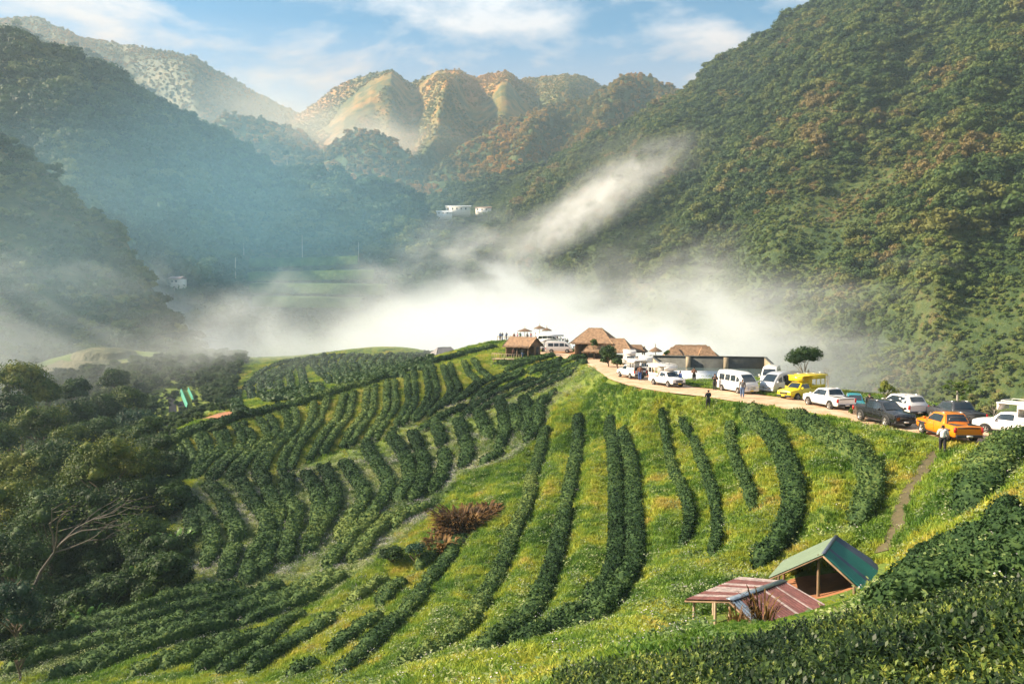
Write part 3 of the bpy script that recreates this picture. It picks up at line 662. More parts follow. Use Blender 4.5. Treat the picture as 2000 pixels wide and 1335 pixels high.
# ------------------------------------------------------------------ grass, weeds and flowers between the hedges
M['grass'] = foliage_mat('grass blades', [(0.12, (0.07, 0.16, 0.02)), (0.38, (0.17, 0.29, 0.035)), (0.62, (0.32, 0.40, 0.045)), (0.88, (0.46, 0.46, 0.06)), (1.0, (0.50, 0.42, 0.10))], 0.16, 0.22, rough=0.6, trans=0.35, fine=0.6)
M['weed'] = foliage_mat('weed leaves', [(0.2, (0.11, 0.18, 0.06)), (0.5, (0.22, 0.29, 0.10)), (0.8, (0.36, 0.40, 0.17))], 0.12, 0.4, trans=0.25, fine=1.0)
m_, nt_, b_ = mat_new('pale flower heads'); b_.inputs['Base Color'].default_value = (0.60, 0.54, 0.58, 1); b_.inputs['Roughness'].default_value = 0.8; M['flower'] = m_
def blade_tuft(seed, nb, h, rad, w, lean=0.4):
    r = np.random.default_rng(seed); V = []; F = []
    for i in range(nb):
        a = r.uniform(0, 6.28); q = rad * math.sqrt(r.random()); x, y = q * math.cos(a), q * math.sin(a); hh = h * r.uniform(0.55, 1.15)
        b = r.uniform(0, 6.28); ld = lean * hh * r.uniform(0.3, 1.3); dx, dy = ld * math.cos(b), ld * math.sin(b); c = r.uniform(0, 3.14); wx, wy = w * math.cos(c), w * math.sin(c); o = len(V)
        V += [(x - wx, y - wy, -0.05), (x + wx, y + wy, -0.05), (x + dx * 0.4 + wx * 0.8, y + dy * 0.4 + wy * 0.8, hh * 0.6), (x + dx * 0.4 - wx * 0.8, y + dy * 0.4 - wy * 0.8, hh * 0.6), (x + dx, y + dy, hh * (1 - 0.25 * lean))]
        F += [(o, o + 1, o + 2, o + 3), (o + 3, o + 2, o + 4, o + 4)]
    V = np.array(V); q = np.array([f for f in F if f[2] != f[3]]); t = np.array([f[:3] for f in F if f[2] == f[3]]); return V, [q, t]
PG = [proto('tuft', *blade_tuft(500 + i, 26, 0.42, 0.34, 0.012 + 0.008 * i, 0.7), [M['grass']]) for i in range(4)]
M['grass_strip'] = foliage_mat('yellow grass of the strips', [(0.1, (0.16, 0.24, 0.03)), (0.5, (0.32, 0.36, 0.05)), (0.9, (0.48, 0.44, 0.12))], 0.2, 0.35, rough=0.6, trans=0.35, fine=1.2)
PY = [proto('strip tuft', *blade_tuft(550 + i, 26, 0.42, 0.3, 0.02, 0.7), [M['grass_strip']]) for i in range(3)]
def weed_proto(seed, nl, nf):
    r = np.random.default_rng(seed); C = np.stack([r.normal(0, 0.2, nl), r.normal(0, 0.2, nl), r.uniform(0.03, 0.42, nl)], 1)
    V, F = leaf_quads(C, np.tile([0, 0, 1.0], (nl, 1)), 0.13, r, 0.6, 0.6)
    if nf:
        C2 = np.stack([r.normal(0, 0.22, nf), r.normal(0, 0.22, nf), r.uniform(0.38, 0.56, nf)], 1); V2, F2 = leaf_quads(C2, np.tile([0, 0, 1.0], (nf, 1)), 0.048, r, 0.5, 0.9)
        F = np.concatenate([F, F2 + len(V)]); V = np.concatenate([V, V2])
    return proto('weed', V, F, [M['weed'], M['flower']], [0] * nl + [1] * nf)
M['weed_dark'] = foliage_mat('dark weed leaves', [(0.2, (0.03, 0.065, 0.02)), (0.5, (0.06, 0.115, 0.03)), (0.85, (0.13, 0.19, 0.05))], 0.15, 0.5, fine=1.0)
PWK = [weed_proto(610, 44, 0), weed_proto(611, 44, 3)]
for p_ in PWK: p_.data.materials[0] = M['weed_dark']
PWD = [weed_proto(600, 40, 0), weed_proto(601, 44, 8), weed_proto(602, 40, 20)]
_occ = np.zeros((330 * 4, 230 * 4), bool)      # 0.25 m occupancy grid of hedges and road: y -10..320, x -150..80
for P_, w_ in HEDGES:
    r_ = max(w_ * 0.6, 0.2); k_ = int(r_ / 0.25) + 1
    for dx in range(-k_, k_ + 1):
        for dy in range(-k_, k_ + 1):
            if (dx * dx + dy * dy) * 0.0625 > r_ * r_: continue
            j = ((P_[:, 0] + 150) * 4).astype(int) + dx; i = ((P_[:, 1] + 10) * 4).astype(int) + dy
            ok = (i >= 0) & (j >= 0) & (i < _occ.shape[0]) & (j < _occ.shape[1]); _occ[i[ok], j[ok]] = True
def free(Q):
    j = ((Q[:, 0] + 150) * 4).astype(int); i = ((Q[:, 1] + 10) * 4).astype(int)
    inside = (i >= 0) & (j >= 0) & (i < _occ.shape[0]) & (j < _occ.shape[1]); o = np.zeros(len(Q), bool); o[inside] = _occ[i[inside], j[inside]]
    o |= seg_dist(Q[:, 0], Q[:, 1], ROAD) < 3.2 + 0.6 * (vnoise(Q[:, 0] * .7, Q[:, 1] * .7, 2) - .5)
    for x, y, r in BARE: o |= np.hypot(Q[:, 0] - x, Q[:, 1] - y) < r
    return ~o
FLW = [(880, 790), (960, 770), (1150, 715), (1180, 735), (1085, 790), (1060, 850), (1000, 900), (900, 930), (835, 1015), (760, 1075), (640, 1170), (540, 1210), (420, 1250), (250, 1290), (0, 1335), (0, 1290), (330, 1190), (380, 1160), (330, 1000), (400, 930), (560, 925), (660, 890), (760, 845)]
FORESTED = [(0, 640), (330, 820), (345, 930), (320, 960), (345, 1060), (370, 1140), (200, 1225), (0, 1300), (-400, 1300), (-400, 700)]
def sample_wedge(n, d0, d1, rng, a0=-36, a1=36):
    d = np.sqrt(rng.uniform(d0 ** 2, d1 ** 2, n)); a = np.radians(rng.uniform(a0, a1, n)); x = d * np.sin(a); y = d * np.cos(a); return np.stack([x, y, ground(x, y)], 1)
def _mounds():
    # relief of the grass banks: distance to the nearest hedge, grown outwards cell by cell
    g = np.full((330 * 2, 230 * 2), 99.0)
    for P_, w_ in HEDGES:
        j = ((P_[:, 0] + 150) * 2).astype(int); i = ((P_[:, 1] + 10) * 2).astype(int); ok = (i >= 0) & (j >= 0) & (i < g.shape[0]) & (j < g.shape[1]); g[i[ok], j[ok]] = -w_
    for _ in range(12):
        for dx, dy, c in ((1, 0, .5), (-1, 0, .5), (0, 1, .5), (0, -1, .5), (1, 1, .7), (1, -1, .7), (-1, 1, .7), (-1, -1, .7)):
            g = np.minimum(g, np.roll(np.roll(g, dy, 0), dx, 1) + c)
    m = np.clip(g / 1.3, 0, 1); m = m * m * (3 - 2 * m) * np.clip((6 - g) / 3.0, 0, 1)
    for _ in range(1): m = (m + np.roll(m, 1, 0) + np.roll(m, -1, 0) + np.roll(m, 1, 1) + np.roll(m, -1, 1)) / 5
    return m
_M = _mounds()
def mound(x, y):
    x = np.asarray(x, float); y = np.asarray(y, float); j = np.clip((x + 150) * 2, 0, _M.shape[1] - 1.01); i = np.clip((y + 10) * 2, 0, _M.shape[0] - 1.01)
    i0 = i.astype(int); j0 = j.astype(int); fi = i - i0; fj = j - j0
    v = (_M[i0, j0] * (1 - fj) + _M[i0, j0 + 1] * fj) * (1 - fi) + (_M[i0 + 1, j0] * (1 - fj) + _M[i0 + 1, j0 + 1] * fj) * fi
    pxm, pym = project(x, np.maximum(y, 3.0), _ground0(x, y)); lft = in_poly(pxm, pym, FLW) | in_poly(pxm, pym, [(300, 860), (680, 750), (990, 670), (1180, 690), (1000, 800), (760, 900), (560, 960), (330, 980)])
    amp = np.where(lft, 0.0, 0.62) * np.clip((seg_dist(x, y, ROAD) - 3.5) / 3, 0, 1) * np.clip((130 - y) / 25, 0, 1) * np.where(x > 6, np.clip((y - 30) / 10, 0, 1), 1) * np.where((x < -5) & (y < 75), .35, 1)
    for cx, cy, r in BARE: amp = amp * np.clip((np.hypot(x - cx, y - cy) - r) / 1.5, 0, 1)
    return v * amp
_ground0 = ground
def cover():
    globals()['ground'] = lambda x, y: _ground0(x, y) + mound(x, y)
    near_ground()
    rng = np.random.default_rng(11)
    Q = np.concatenate([sample_wedge(52000, 6, 45, rng, -38, 48), sample_wedge(80000, 45, 95, rng, -38, 40), sample_wedge(42000, 95, 180, rng), sample_wedge(26000, 150, 265, rng, -22, -4)])
    px, py = project(Q[:, 0], Q[:, 1], Q[:, 2]); Q = Q[(px > -260) & (px < 2700) & (py < 1700)]
    Q = Q[free(Q)]; px, py = project(Q[:, 0], Q[:, 1], Q[:, 2])
    near_bush = in_poly(px, py, TEAMASS)
    forest_ = in_poly(px, py, FORESTED) | (in_poly(px, py, [(290, 740), (400, 740), (470, 795), (430, 835), (330, 885), (290, 880)]) & (Q[:, 1] > 115))
    u = rng.random(len(Q)); band = fbm(Q[:, 0] / 2.2, Q[:, 1] / 2.2, 3, 55)
    fl = in_poly(px, py, FLW)
    dist = Q[:, 1]
    dk0 = fl & (py > 1165 + 0.10 * (px - 300)) & (px < 640)
    g = ~near_bush & ~forest_ & ~(fl & (u < 0.72) & ~(dk0 & (u < .5)))
    q = Q[g]; n = len(q)
    scatter('grass', PG, q, rng.uniform(0.40, 0.85, n) * (0.8 + q[:, 1] / 160 + 0.5 * np.clip((34 - q[:, 1]) / 8, 0, 1) * (px[g] < 1280) - 0.25 * ((px[g] > 1500) & (q[:, 1] < 32)) - 0.35 * dk0[g]) * np.where(clear_of_sheds(q, 0.35), 1, .28), rng.uniform(0, 6.28, n), rng.integers(0, 4, n), 'bright yellow green grass growing between the tea hedges')
    SPt = []
    for st_ in STRIPS[1:]:
        P = smooth_path(np.array([hit(*p)[:2] for p in st_]), 0.05); P = P[:: 2]; P = np.repeat(P, 3, 0); P = P + rng.normal(0, 0.24, P.shape); SPt.append(P)
    SPt = np.concatenate(SPt); q = np.column_stack([SPt, ground(SPt[:, 0], SPt[:, 1])]); n = len(q)
    scatter('grass', PY, q, rng.uniform(0.7, 1.25, n), rng.uniform(0, 6.28, n), rng.integers(0, 3, n), 'sunlit strips of yellow grass winding between the left tea hedges')
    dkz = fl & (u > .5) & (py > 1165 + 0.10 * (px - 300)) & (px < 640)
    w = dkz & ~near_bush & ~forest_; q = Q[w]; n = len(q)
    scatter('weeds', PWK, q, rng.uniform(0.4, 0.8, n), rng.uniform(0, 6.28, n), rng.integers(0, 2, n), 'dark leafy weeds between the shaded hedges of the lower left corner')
    fl = fl & ~dkz
    w = ~near_bush & ~forest_ & fl & (u < 0.85); q = Q[w]; n = len(q); bb = band[w]
    k = np.where(bb > 0.60, 2, np.where(bb > 0.52, 1, 0)); pyq = project(q[:, 0], q[:, 1], q[:, 2])[1]; k = np.where(rng.random(n) < 0.2, rng.integers(0, 3, n), k); k = np.where((pyq > 1130) & (rng.random(n) < 0.7), 0, k)
    scatter('flowering_weeds', PWD, q, rng.uniform(0.45, 0.85, n) * (0.8 + q[:, 1] / 150), rng.uniform(0, 6.28, n), k, 'weeds with tiny white and lilac flowers between the tea hedges')
    w = ~near_bush & ~forest_ & ~fl & (u > 0.93) & clear_of_sheds(Q, 0.4); q = Q[w]; n = len(q)
    scatter('weeds', PWD, q, rng.uniform(0.6, 1.2, n), rng.uniform(0, 6.28, n), (rng.random(n) < 0.25).astype(int) * 1, 'scattered leafy weeds with a few white flowers among the grass')
# tea growing as one unbroken mass on the viewer's own slope
TEAMASS = [(3200, 1130), (2300, 1190), (2000, 1212), (1880, 1228), (1750, 1250), (1600, 1275), (1500, 1290), (1400, 1305), (1300, 1325), (1200, 1345), (1120, 1365), (1000, 1900), (3200, 1900)]
SHEDVIEW = [(1330, 1172), (1500, 1035), (1640, 1035), (1745, 1112), (1700, 1135), (1640, 1178), (1520, 1228), (1390, 1222)]
def clear_of_sheds(Q, h):
    px, py = project(Q[:, 0], Q[:, 1], Q[:, 2] + h); return ~(in_poly(px, py, SHEDVIEW) & (Q[:, 1] < 34.5))
def tea_shoot(seed, nl, leaf, h, spread):
    r = np.random.default_rng(seed); parts = []
    for st in range(5):
        bx, by = r.normal(0, spread * 0.5, 2); tx, ty = bx + r.normal(0, 0.08), by + r.normal(0, 0.08); hh = h * r.uniform(0.7, 1.1)
        for i in range(nl):
            t = r.uniform(0.35, 1.0); a = r.uniform(0, 6.28); el = r.uniform(-0.1, 0.9) + 0.5 * (t > 0.9); l = leaf * r.uniform(0.7, 1.2); w = l * 0.38
            p = np.array([bx + (tx - bx) * t, by + (ty - by) * t, hh * t]); d = np.array([math.cos(a) * math.cos(el), math.sin(a) * math.cos(el), math.sin(el)])
            sd = np.array([-math.sin(a), math.cos(a), 0]) * w / 2; up = np.cross(sd, d); up /= np.linalg.norm(up) + 1e-9
            mid = p + d * l * 0.5 - np.array([0, 0, 0.0]); tip = p + d * l - np.array([0, 0, l * 0.18])
            V = np.array([p, mid + sd + up * w * 0.12, tip, mid - sd + up * w * 0.12]); parts.append((V, np.array([[0, 1, 2], [0, 2, 3]])))
    return merge(parts)
M['tea_near'] = foliage_mat('glossy tea leaves with painted glints close by', [(0.1, (0.012, 0.030, 0.010)), (0.5, (0.030, 0.060, 0.015)), (0.8, (0.11, 0.17, 0.03)), (1.0, (0.30, 0.33, 0.06))], 0.5, 0.6, rough=0.5, trans=0.25, fine=9.0, spec=0.3)  # palest ramp tones paint highlights onto the leaves
PT = [proto('shoot', *tea_shoot(700 + i, 17, 0.10, 0.64, 0.36), [M['tea_near']]) for i in range(4)]
def tea_mass():
    rng = np.random.default_rng(21); Q = np.concatenate([sample_wedge(31000, 4.0, 16, rng, -12, 50), sample_wedge(34000, 16, 38, rng, 0, 48)])
    px, py = project(Q[:, 0], Q[:, 1], Q[:, 2]); Q = Q[in_poly(px, py, TEAMASS) & (px < 2900)]
    for x, y, r in BARE: Q = Q[np.hypot(Q[:, 0] - x, Q[:, 1] - y) > r]
    Q = Q[clear_of_sheds(Q, 0.6)]; n = len(Q); und = fbm(Q[:, 0] / 1.3, Q[:, 1] / 1.3, 3, 88); sc = rng.uniform(0.7, 1.1, n) * (0.55 + 0.8 * und)
    scatter('tea_bushes', PT, Q, sc, rng.uniform(0, 6.28, n), rng.integers(0, 4, n), 'unbroken mass of glossy tea bushes filling the lower right corner')
    # dark under-surface of twigs so no soil shows
    print('tea mass', n)
cover_todo = (cover, tea_mass)

#@@OBJ0
# ------------------------------------------------------------------ simple materials
def pmat(name, col, rough=0.6, metal=0.0, spec=0.5, nz=0.0, nscale=3.0, coat=0.0):
    m, nt, b = mat_new(name); L = nt.links.new
    if nz:
        tc = N(nt, 'ShaderNodeTexCoord'); n = N(nt, 'ShaderNodeTexNoise', inp={'Scale': nscale, 'Detail': 5.0, 'Roughness': 0.65}); L(tc.outputs['Object'], n.inputs['Vector'])
        cr = ramp(nt, n.outputs['Fac'], [(0.3, tuple(c * (1 - nz) for c in col)), (0.7, tuple(min(1, c * (1 + nz)) for c in col))]); L(cr.outputs[0], b.inputs['Base Color'])
    else: b.inputs['Base Color'].default_value = (*col, 1)
    b.inputs['Roughness'].default_value = rough; b.inputs['Metallic'].default_value = metal; b.inputs['Specular IOR Level'].default_value = spec
    b.inputs['Coat Weight'].default_value = coat; b.inputs['Coat Roughness'].default_value = 0.08
    return m
P_ = pmat
M['white'] = P_('white car paint', (0.80, 0.79, 0.77), 0.35, nz=0.05, coat=0.6)
M['silver'] = P_('silver car paint', (0.55, 0.57, 0.60), 0.3, 0.3, coat=0.6)
M['black'] = P_('black car paint', (0.012, 0.012, 0.014), 0.25, coat=0.8)
M['grey'] = P_('dark grey car paint', (0.06, 0.065, 0.075), 0.25, 0.3, coat=0.8)
M['orange'] = P_('orange car paint', (0.85, 0.26, 0.01), 0.3, 0.1, coat=0.8)
M['yellow'] = P_('yellow car paint', (0.80, 0.62, 0.01), 0.4, coat=0.4)
M['paleblue'] = P_('pale blue car paint', (0.45, 0.60, 0.68), 0.35, coat=0.5)
M['teal'] = P_('teal car paint', (0.02, 0.24, 0.28), 0.35, coat=0.5)
M['glass'] = P_('dark window glass', (0.02, 0.03, 0.04), 0.06, spec=0.9)
M['tyre'] = P_('tyre rubber', (0.02, 0.019, 0.018), 0.9, nz=0.3)
M['rim'] = P_('wheel metal', (0.45, 0.43, 0.40), 0.35, 0.7)
M['plastic'] = P_('black plastic trim', (0.025, 0.025, 0.027), 0.6)
M['lamp'] = P_('headlight lens', (0.80, 0.82, 0.82), 0.3)
M['red'] = P_('red lens', (0.55, 0.02, 0.02), 0.2)
M['plate'] = P_('white number plate', (0.75, 0.75, 0.72), 0.5); M['plate_y'] = P_('yellow number plate', (0.80, 0.58, 0.02), 0.5)
M['chrome'] = P_('bright trim', (0.6, 0.6, 0.6), 0.2, 0.9)
M['thatch'] = P_('dry thatch', (0.27, 0.17, 0.10), 0.95, nz=0.45, nscale=2.5)
M['thatch_dark'] = P_('old dark thatch', (0.16, 0.10, 0.06), 0.95, nz=0.45, nscale=2.5)
M['wood'] = P_('weathered wood', (0.20, 0.13, 0.075), 0.85, nz=0.4, nscale=2.0)
M['wood_pale'] = P_('pale timber', (0.42, 0.32, 0.22), 0.85, nz=0.3, nscale=2.0)
M['concrete'] = P_('stained concrete', (0.38, 0.31, 0.21), 0.9, nz=0.45, nscale=0.9)
M['concrete_shade'] = P_('concrete with painted shade', (0.075, 0.08, 0.075), 0.75, nz=0.5, nscale=0.8)  # shade on the tank's inner face is put into this colour
M['wall_white'] = P_('white wall', (0.70, 0.68, 0.64), 0.8, nz=0.1)
M['tarp'] = P_('white plastic sheet', (0.72, 0.75, 0.78), 0.45, nz=0.08)
M['skin'] = P_('skin', (0.42, 0.24, 0.16), 0.6); M['hair'] = P_('black hair', (0.012, 0.01, 0.009), 0.6)
M['earth'] = P_('red earth', (0.30, 0.13, 0.06), 0.95, nz=0.35, nscale=0.7)
M['bark_dark'] = P_('dull grey bark', (0.11, 0.095, 0.08), 0.9, nz=0.3, nscale=4); M['bark'] = P_('bark', (0.16, 0.12, 0.085), 0.9, nz=0.35, nscale=4); M['bark_pale'] = P_('pale bark', (0.42, 0.38, 0.32), 0.9, nz=0.25, nscale=4)

def box(x0, x1, y0, y1, z0, z1):
    V = np.array([(x, y, z) for z in (z0, z1) for y in (y0, y1) for x in (x0, x1)], float)
    return V, np.array([(0, 2, 3, 1), (4, 5, 7, 6), (0, 1, 5, 4), (2, 6, 7, 3), (0, 4, 6, 2), (1, 3, 7, 5)])
def beam(p, q, w, h=None):
    h = h or w; p, q = np.array(p, float), np.array(q, float); d = q - p; L = np.linalg.norm(d); d /= L
    u = np.cross(d, (0, 0, 1)); u = u / np.linalg.norm(u) if np.linalg.norm(u) > 1e-3 else np.array([1.0, 0, 0]); v = np.cross(u, d)
    V, F = box(0, L, -w / 2, w / 2, -h / 2, h / 2); return p + V[:, :1] * d + V[:, 1:2] * u + V[:, 2:3] * v, F
def part(name, parts, mat, parent, smooth=False, bevel=0.0):
    V, F = merge(parts if isinstance(parts, list) else [parts]); o = mesh_np(name, V, F, mat if not isinstance(mat, str) else M[mat], parent, smooth)
    if bevel: md = o.modifiers.new('bevel', 'BEVEL'); md.width = bevel; md.segments = 2; md.limit_method = 'ANGLE'
    return o
def each(name, parts, mat, parent, **kw):
    return [part(name, p, mat, parent, **kw) for p in parts]
def empty(name, loc, rz=0.0, label=None, cat=None, group=None, rx=0, ry=0):
    o = bpy.data.objects.new(name, None); COL.objects.link(o); o.location = tuple(loc); o.rotation_euler = (rx, ry, rz); o.empty_display_size = 0.3
    return tag(o, label, cat, group)
def onz(px, py, z=ROADZ):
    d = ray(px, py); t = z / d[2]; return np.array([d[0] * t, t, z])
def roadpt(px, D, z=None):
    x = ray(px, 600)[0] * D; return np.array([x, D, float(ground(x, D)) if z is None else z])

# ------------------------------------------------------------------ the earth road
def road():
    P = smooth_path(np.array(ROAD), 0.8); T = np.gradient(P, axis=0); T /= np.linalg.norm(T, axis=1, keepdims=True); Nn = np.stack([-T[:, 1], T[:, 0]], 1)
    n = len(P); cols = np.linspace(-1, 1, 15); hw = 2.95 + 0.6 * (fbm(P[:, 0] * 0.3, P[:, 1] * 0.3, 3, 4) - 0.5)
    X = P[:, None, 0] + Nn[:, None, 0] * cols * hw[:, None]; Y = P[:, None, 1] + Nn[:, None, 1] * cols * hw[:, None]
    Z = ROADZ + 0.05 + 0.05 * (fbm(X, Y, 3, 8) - 0.5) - 0.09 * np.abs(cols)[None] ** 6
    m, nt, b = mat_new('worn earth and concrete road'); L = nt.links.new; g = N(nt, 'ShaderNodeNewGeometry')
    n1 = N(nt, 'ShaderNodeTexNoise', inp={'Scale': 0.9, 'Detail': 6.0, 'Roughness': 0.7}); L(g.outputs['Position'], n1.inputs['Vector'])
    cr = ramp(nt, n1.outputs['Fac'], [(0.3, (0.40, 0.22, 0.12)), (0.5, (0.54, 0.36, 0.23)), (0.7, (0.62, 0.47, 0.34))]); L(cr.outputs[0], b.inputs['Base Color']); b.inputs['Roughness'].default_value = 0.95
    o = mesh_np('road', np.stack([X, Y, Z], -1).reshape(-1, 3), grid_faces(n, 15), m, smooth=True); tag(o, kind='structure')
    # red earth shoulder
    cols = np.linspace(-1, 1, 15); hw = 4.6 + 1.5 * (fbm(P[:, 0] * 0.25 + 9, P[:, 1] * 0.25, 3, 4) - 0.5)
    cx = P + Nn * -1.0
    X = cx[:, None, 0] + Nn[:, None, 0] * cols * hw[:, None]; Y = cx[:, None, 1] + Nn[:, None, 1] * cols * hw[:, None]
    Z = ground(X, Y) + 0.035 - 0.2 * np.abs(cols)[None] ** 8
    o = mesh_np('road_shoulder', np.stack([X, Y, Z], -1).reshape(-1, 3), grid_faces(n, 15), M['shoulder'], smooth=True); tag(o, kind='structure')
M['shoulder'] = P_('orange earth shoulder', (0.40, 0.19, 0.08), 0.95, nz=0.4, nscale=0.5)
road()

# ------------------------------------------------------------------ vehicles
def skin_body(st):
    """stations (x, zb, zbelt, ztop, wbody, wtop) front to back; closed shell"""
    rings = []
    for x, zb, zl, zt, wb, wt in st:
        r = [(x, -wb * 0.92, zb), (x, -wb, zb + 0.10), (x, -wb * 1.0, (zb + zl) / 2), (x, -wb * 0.965, zl), (x, -wt, zt - 0.05), (x, -wt * 0.86, zt), (x, 0, zt + 0.025)]
        rings.append(r + [(p[0], -p[1], p[2]) for p in r[::-1][1:]])
    n = len(rings[0]); V = np.array(rings).reshape(-1, 3); F = []
    for i in range(len(rings) - 1):
        for j in range(n - 1): F.append((i * n + j, (i + 1) * n + j, (i + 1) * n + j + 1, i * n + j + 1))
        F.append((i * n + n - 1, (i + 1) * n + n - 1, (i + 1) * n, i * n))
    caps = []
    for base, fl in ((0, 0), ((len(rings) - 1) * n, 1)):
        for j in range(1, n // 2 + 1):
            a, b_, c, d = base + j - 1, base + j, base + n - 1 - j, base + n - j
            if c > b_: F.append((a, b_, c, d) if fl else (d, c, b_, a))
    return V, np.array(F)
def st_at(st, x):
    for a, b in zip(st[:-1], st[1:]):
        if a[0] >= x >= b[0]:
            t = (a[0] - x) / (a[0] - b[0] + 1e-9); return [p * (1 - t) + q * t for p, q in zip(a, b)]
    return st[-1]
def side_glass(st, x0, x1, lo=0.06, hi=0.10, n=5):
    """window band between belt line and roof, on both sides, standing 8 mm proud"""
    out = []
    for s in (-1, 1):
        V = []
        for x in np.linspace(x0, x1, n):
            _, zb, zl, zt, wb, wt = st_at(st, x); wl = wb * 0.965; H = zt - 0.05 - zl
            for f in (lo / max(H, .2), 1 - hi / max(H, .2)):
                f = min(max(f, 0.02), 0.98); V.append((x, s * (wl + (wt - wl) * f + 0.010), zl + H * f))
        F = [(2 * i, 2 * i + 2, 2 * i + 3, 2 * i + 1) for i in range(n - 1)]; out.append((np.array(V), np.array(F)))
    return out
def cross_glass(st, xa, xb, m=0.08, lift=0.02):
    """windscreen or rear window following the sloping stations between xa (low) and xb (high)"""
    d = xb - xa; a, b = xa + d * 0.05, xb - d * 0.07; xs = [a] + [q[0] for q in st if min(a, b) + .02 < q[0] < max(a, b) - .02] + [b]; xs.sort(); V = []
    for x in xs:
        _, zb, zl, zt, wb, wt = st_at(st, x)
        for y in (-1, -.5, 0, .5, 1): V.append((x + lift * (1 if xa > xb else -1), y * (wt * .86 - .03), zt + 0.025 * (1 - abs(y)) + lift))
    return np.array(V), grid_faces(len(xs), 5)
WH = {}
def wheel_meshes(r, w):
    if (r, w) in WH: return WH[(r, w)]
    th = np.arange(20) / 20 * 2 * np.pi; prof = [(-w / 2, r * 0.62), (-w / 2, r * 0.93), (-w * 0.36, r), (w * 0.36, r), (w / 2, r * 0.93), (w / 2, r * 0.62)]
    V = np.array([(rr * math.cos(t), y, rr * math.sin(t)) for y, rr in prof for t in th]); F = [(i * 20 + j, i * 20 + (j + 1) % 20, (i + 1) * 20 + (j + 1) % 20, (i + 1) * 20 + j) for i in range(5) for j in range(20)]
    tyre = (V, np.array(F)); parts = []
    for s in (-1, 1):
        V = np.array([(rr * math.cos(t), s * y, rr * math.sin(t)) for y, rr in ((w * 0.47, r * 0.62), (w * 0.40, r * 0.55), (w * 0.30, r * 0.5), (w * 0.30, 0.01)) for t in th])
        F = [(i * 20 + j, i * 20 + (j + 1) % 20, (i + 1) * 20 + (j + 1) % 20, (i + 1) * 20 + j) for i in (0, 1) for j in range(20)]; parts.append((V, np.array(F)))
        for k in range(6):
            a = k * math.pi / 3; parts.append(beam((0, s * w * 0.38, 0), (r * 0.58 * math.cos(a), s * w * 0.42, r * 0.58 * math.sin(a)), 0.07, 0.03))
    WH[(r, w)] = (tyre, merge(parts)); return WH[(r, w)]
def add_wheels(root, xs, half, r=0.37, w=0.25):
    ty, rm = wheel_meshes(r, w)
    for x in xs:
        for s in (-1, 1):
            t_ = np.linspace(0, math.pi, 14); ro, ri = r * 1.22, r * 1.04; V = []
            for a in t_: V += [(x + ro * math.cos(a), s * (half + 0.012), r + ro * math.sin(a)), (x + ri * math.cos(a), s * (half + 0.03), r + ri * math.sin(a))]
            V = np.array(V); F = np.array([(2 * i, 2 * i + 2, 2 * i + 3, 2 * i + 1) for i in range(13)])
            Vd = np.array([(x, s * (half + 0.006), r)] + [(x + ro * math.cos(a), s * (half + 0.006), r + ro * math.sin(a)) for a in np.linspace(-0.25, math.pi + 0.25, 16)]); Fd = np.array([(0, i, i + 1) for i in range(1, 16)])
            part('wheel_arch', [(V, F), (Vd, Fd)], 'plastic', root)
            wo = mesh_np('wheel', *ty, M['tyre'], root, True); wo.location = (x, s * (half - w / 2 + 0.06), r)
            V, F = rm; mesh_np('rim', V, F, M['rim'], wo)
def loc_parent(o, root): o.parent = root
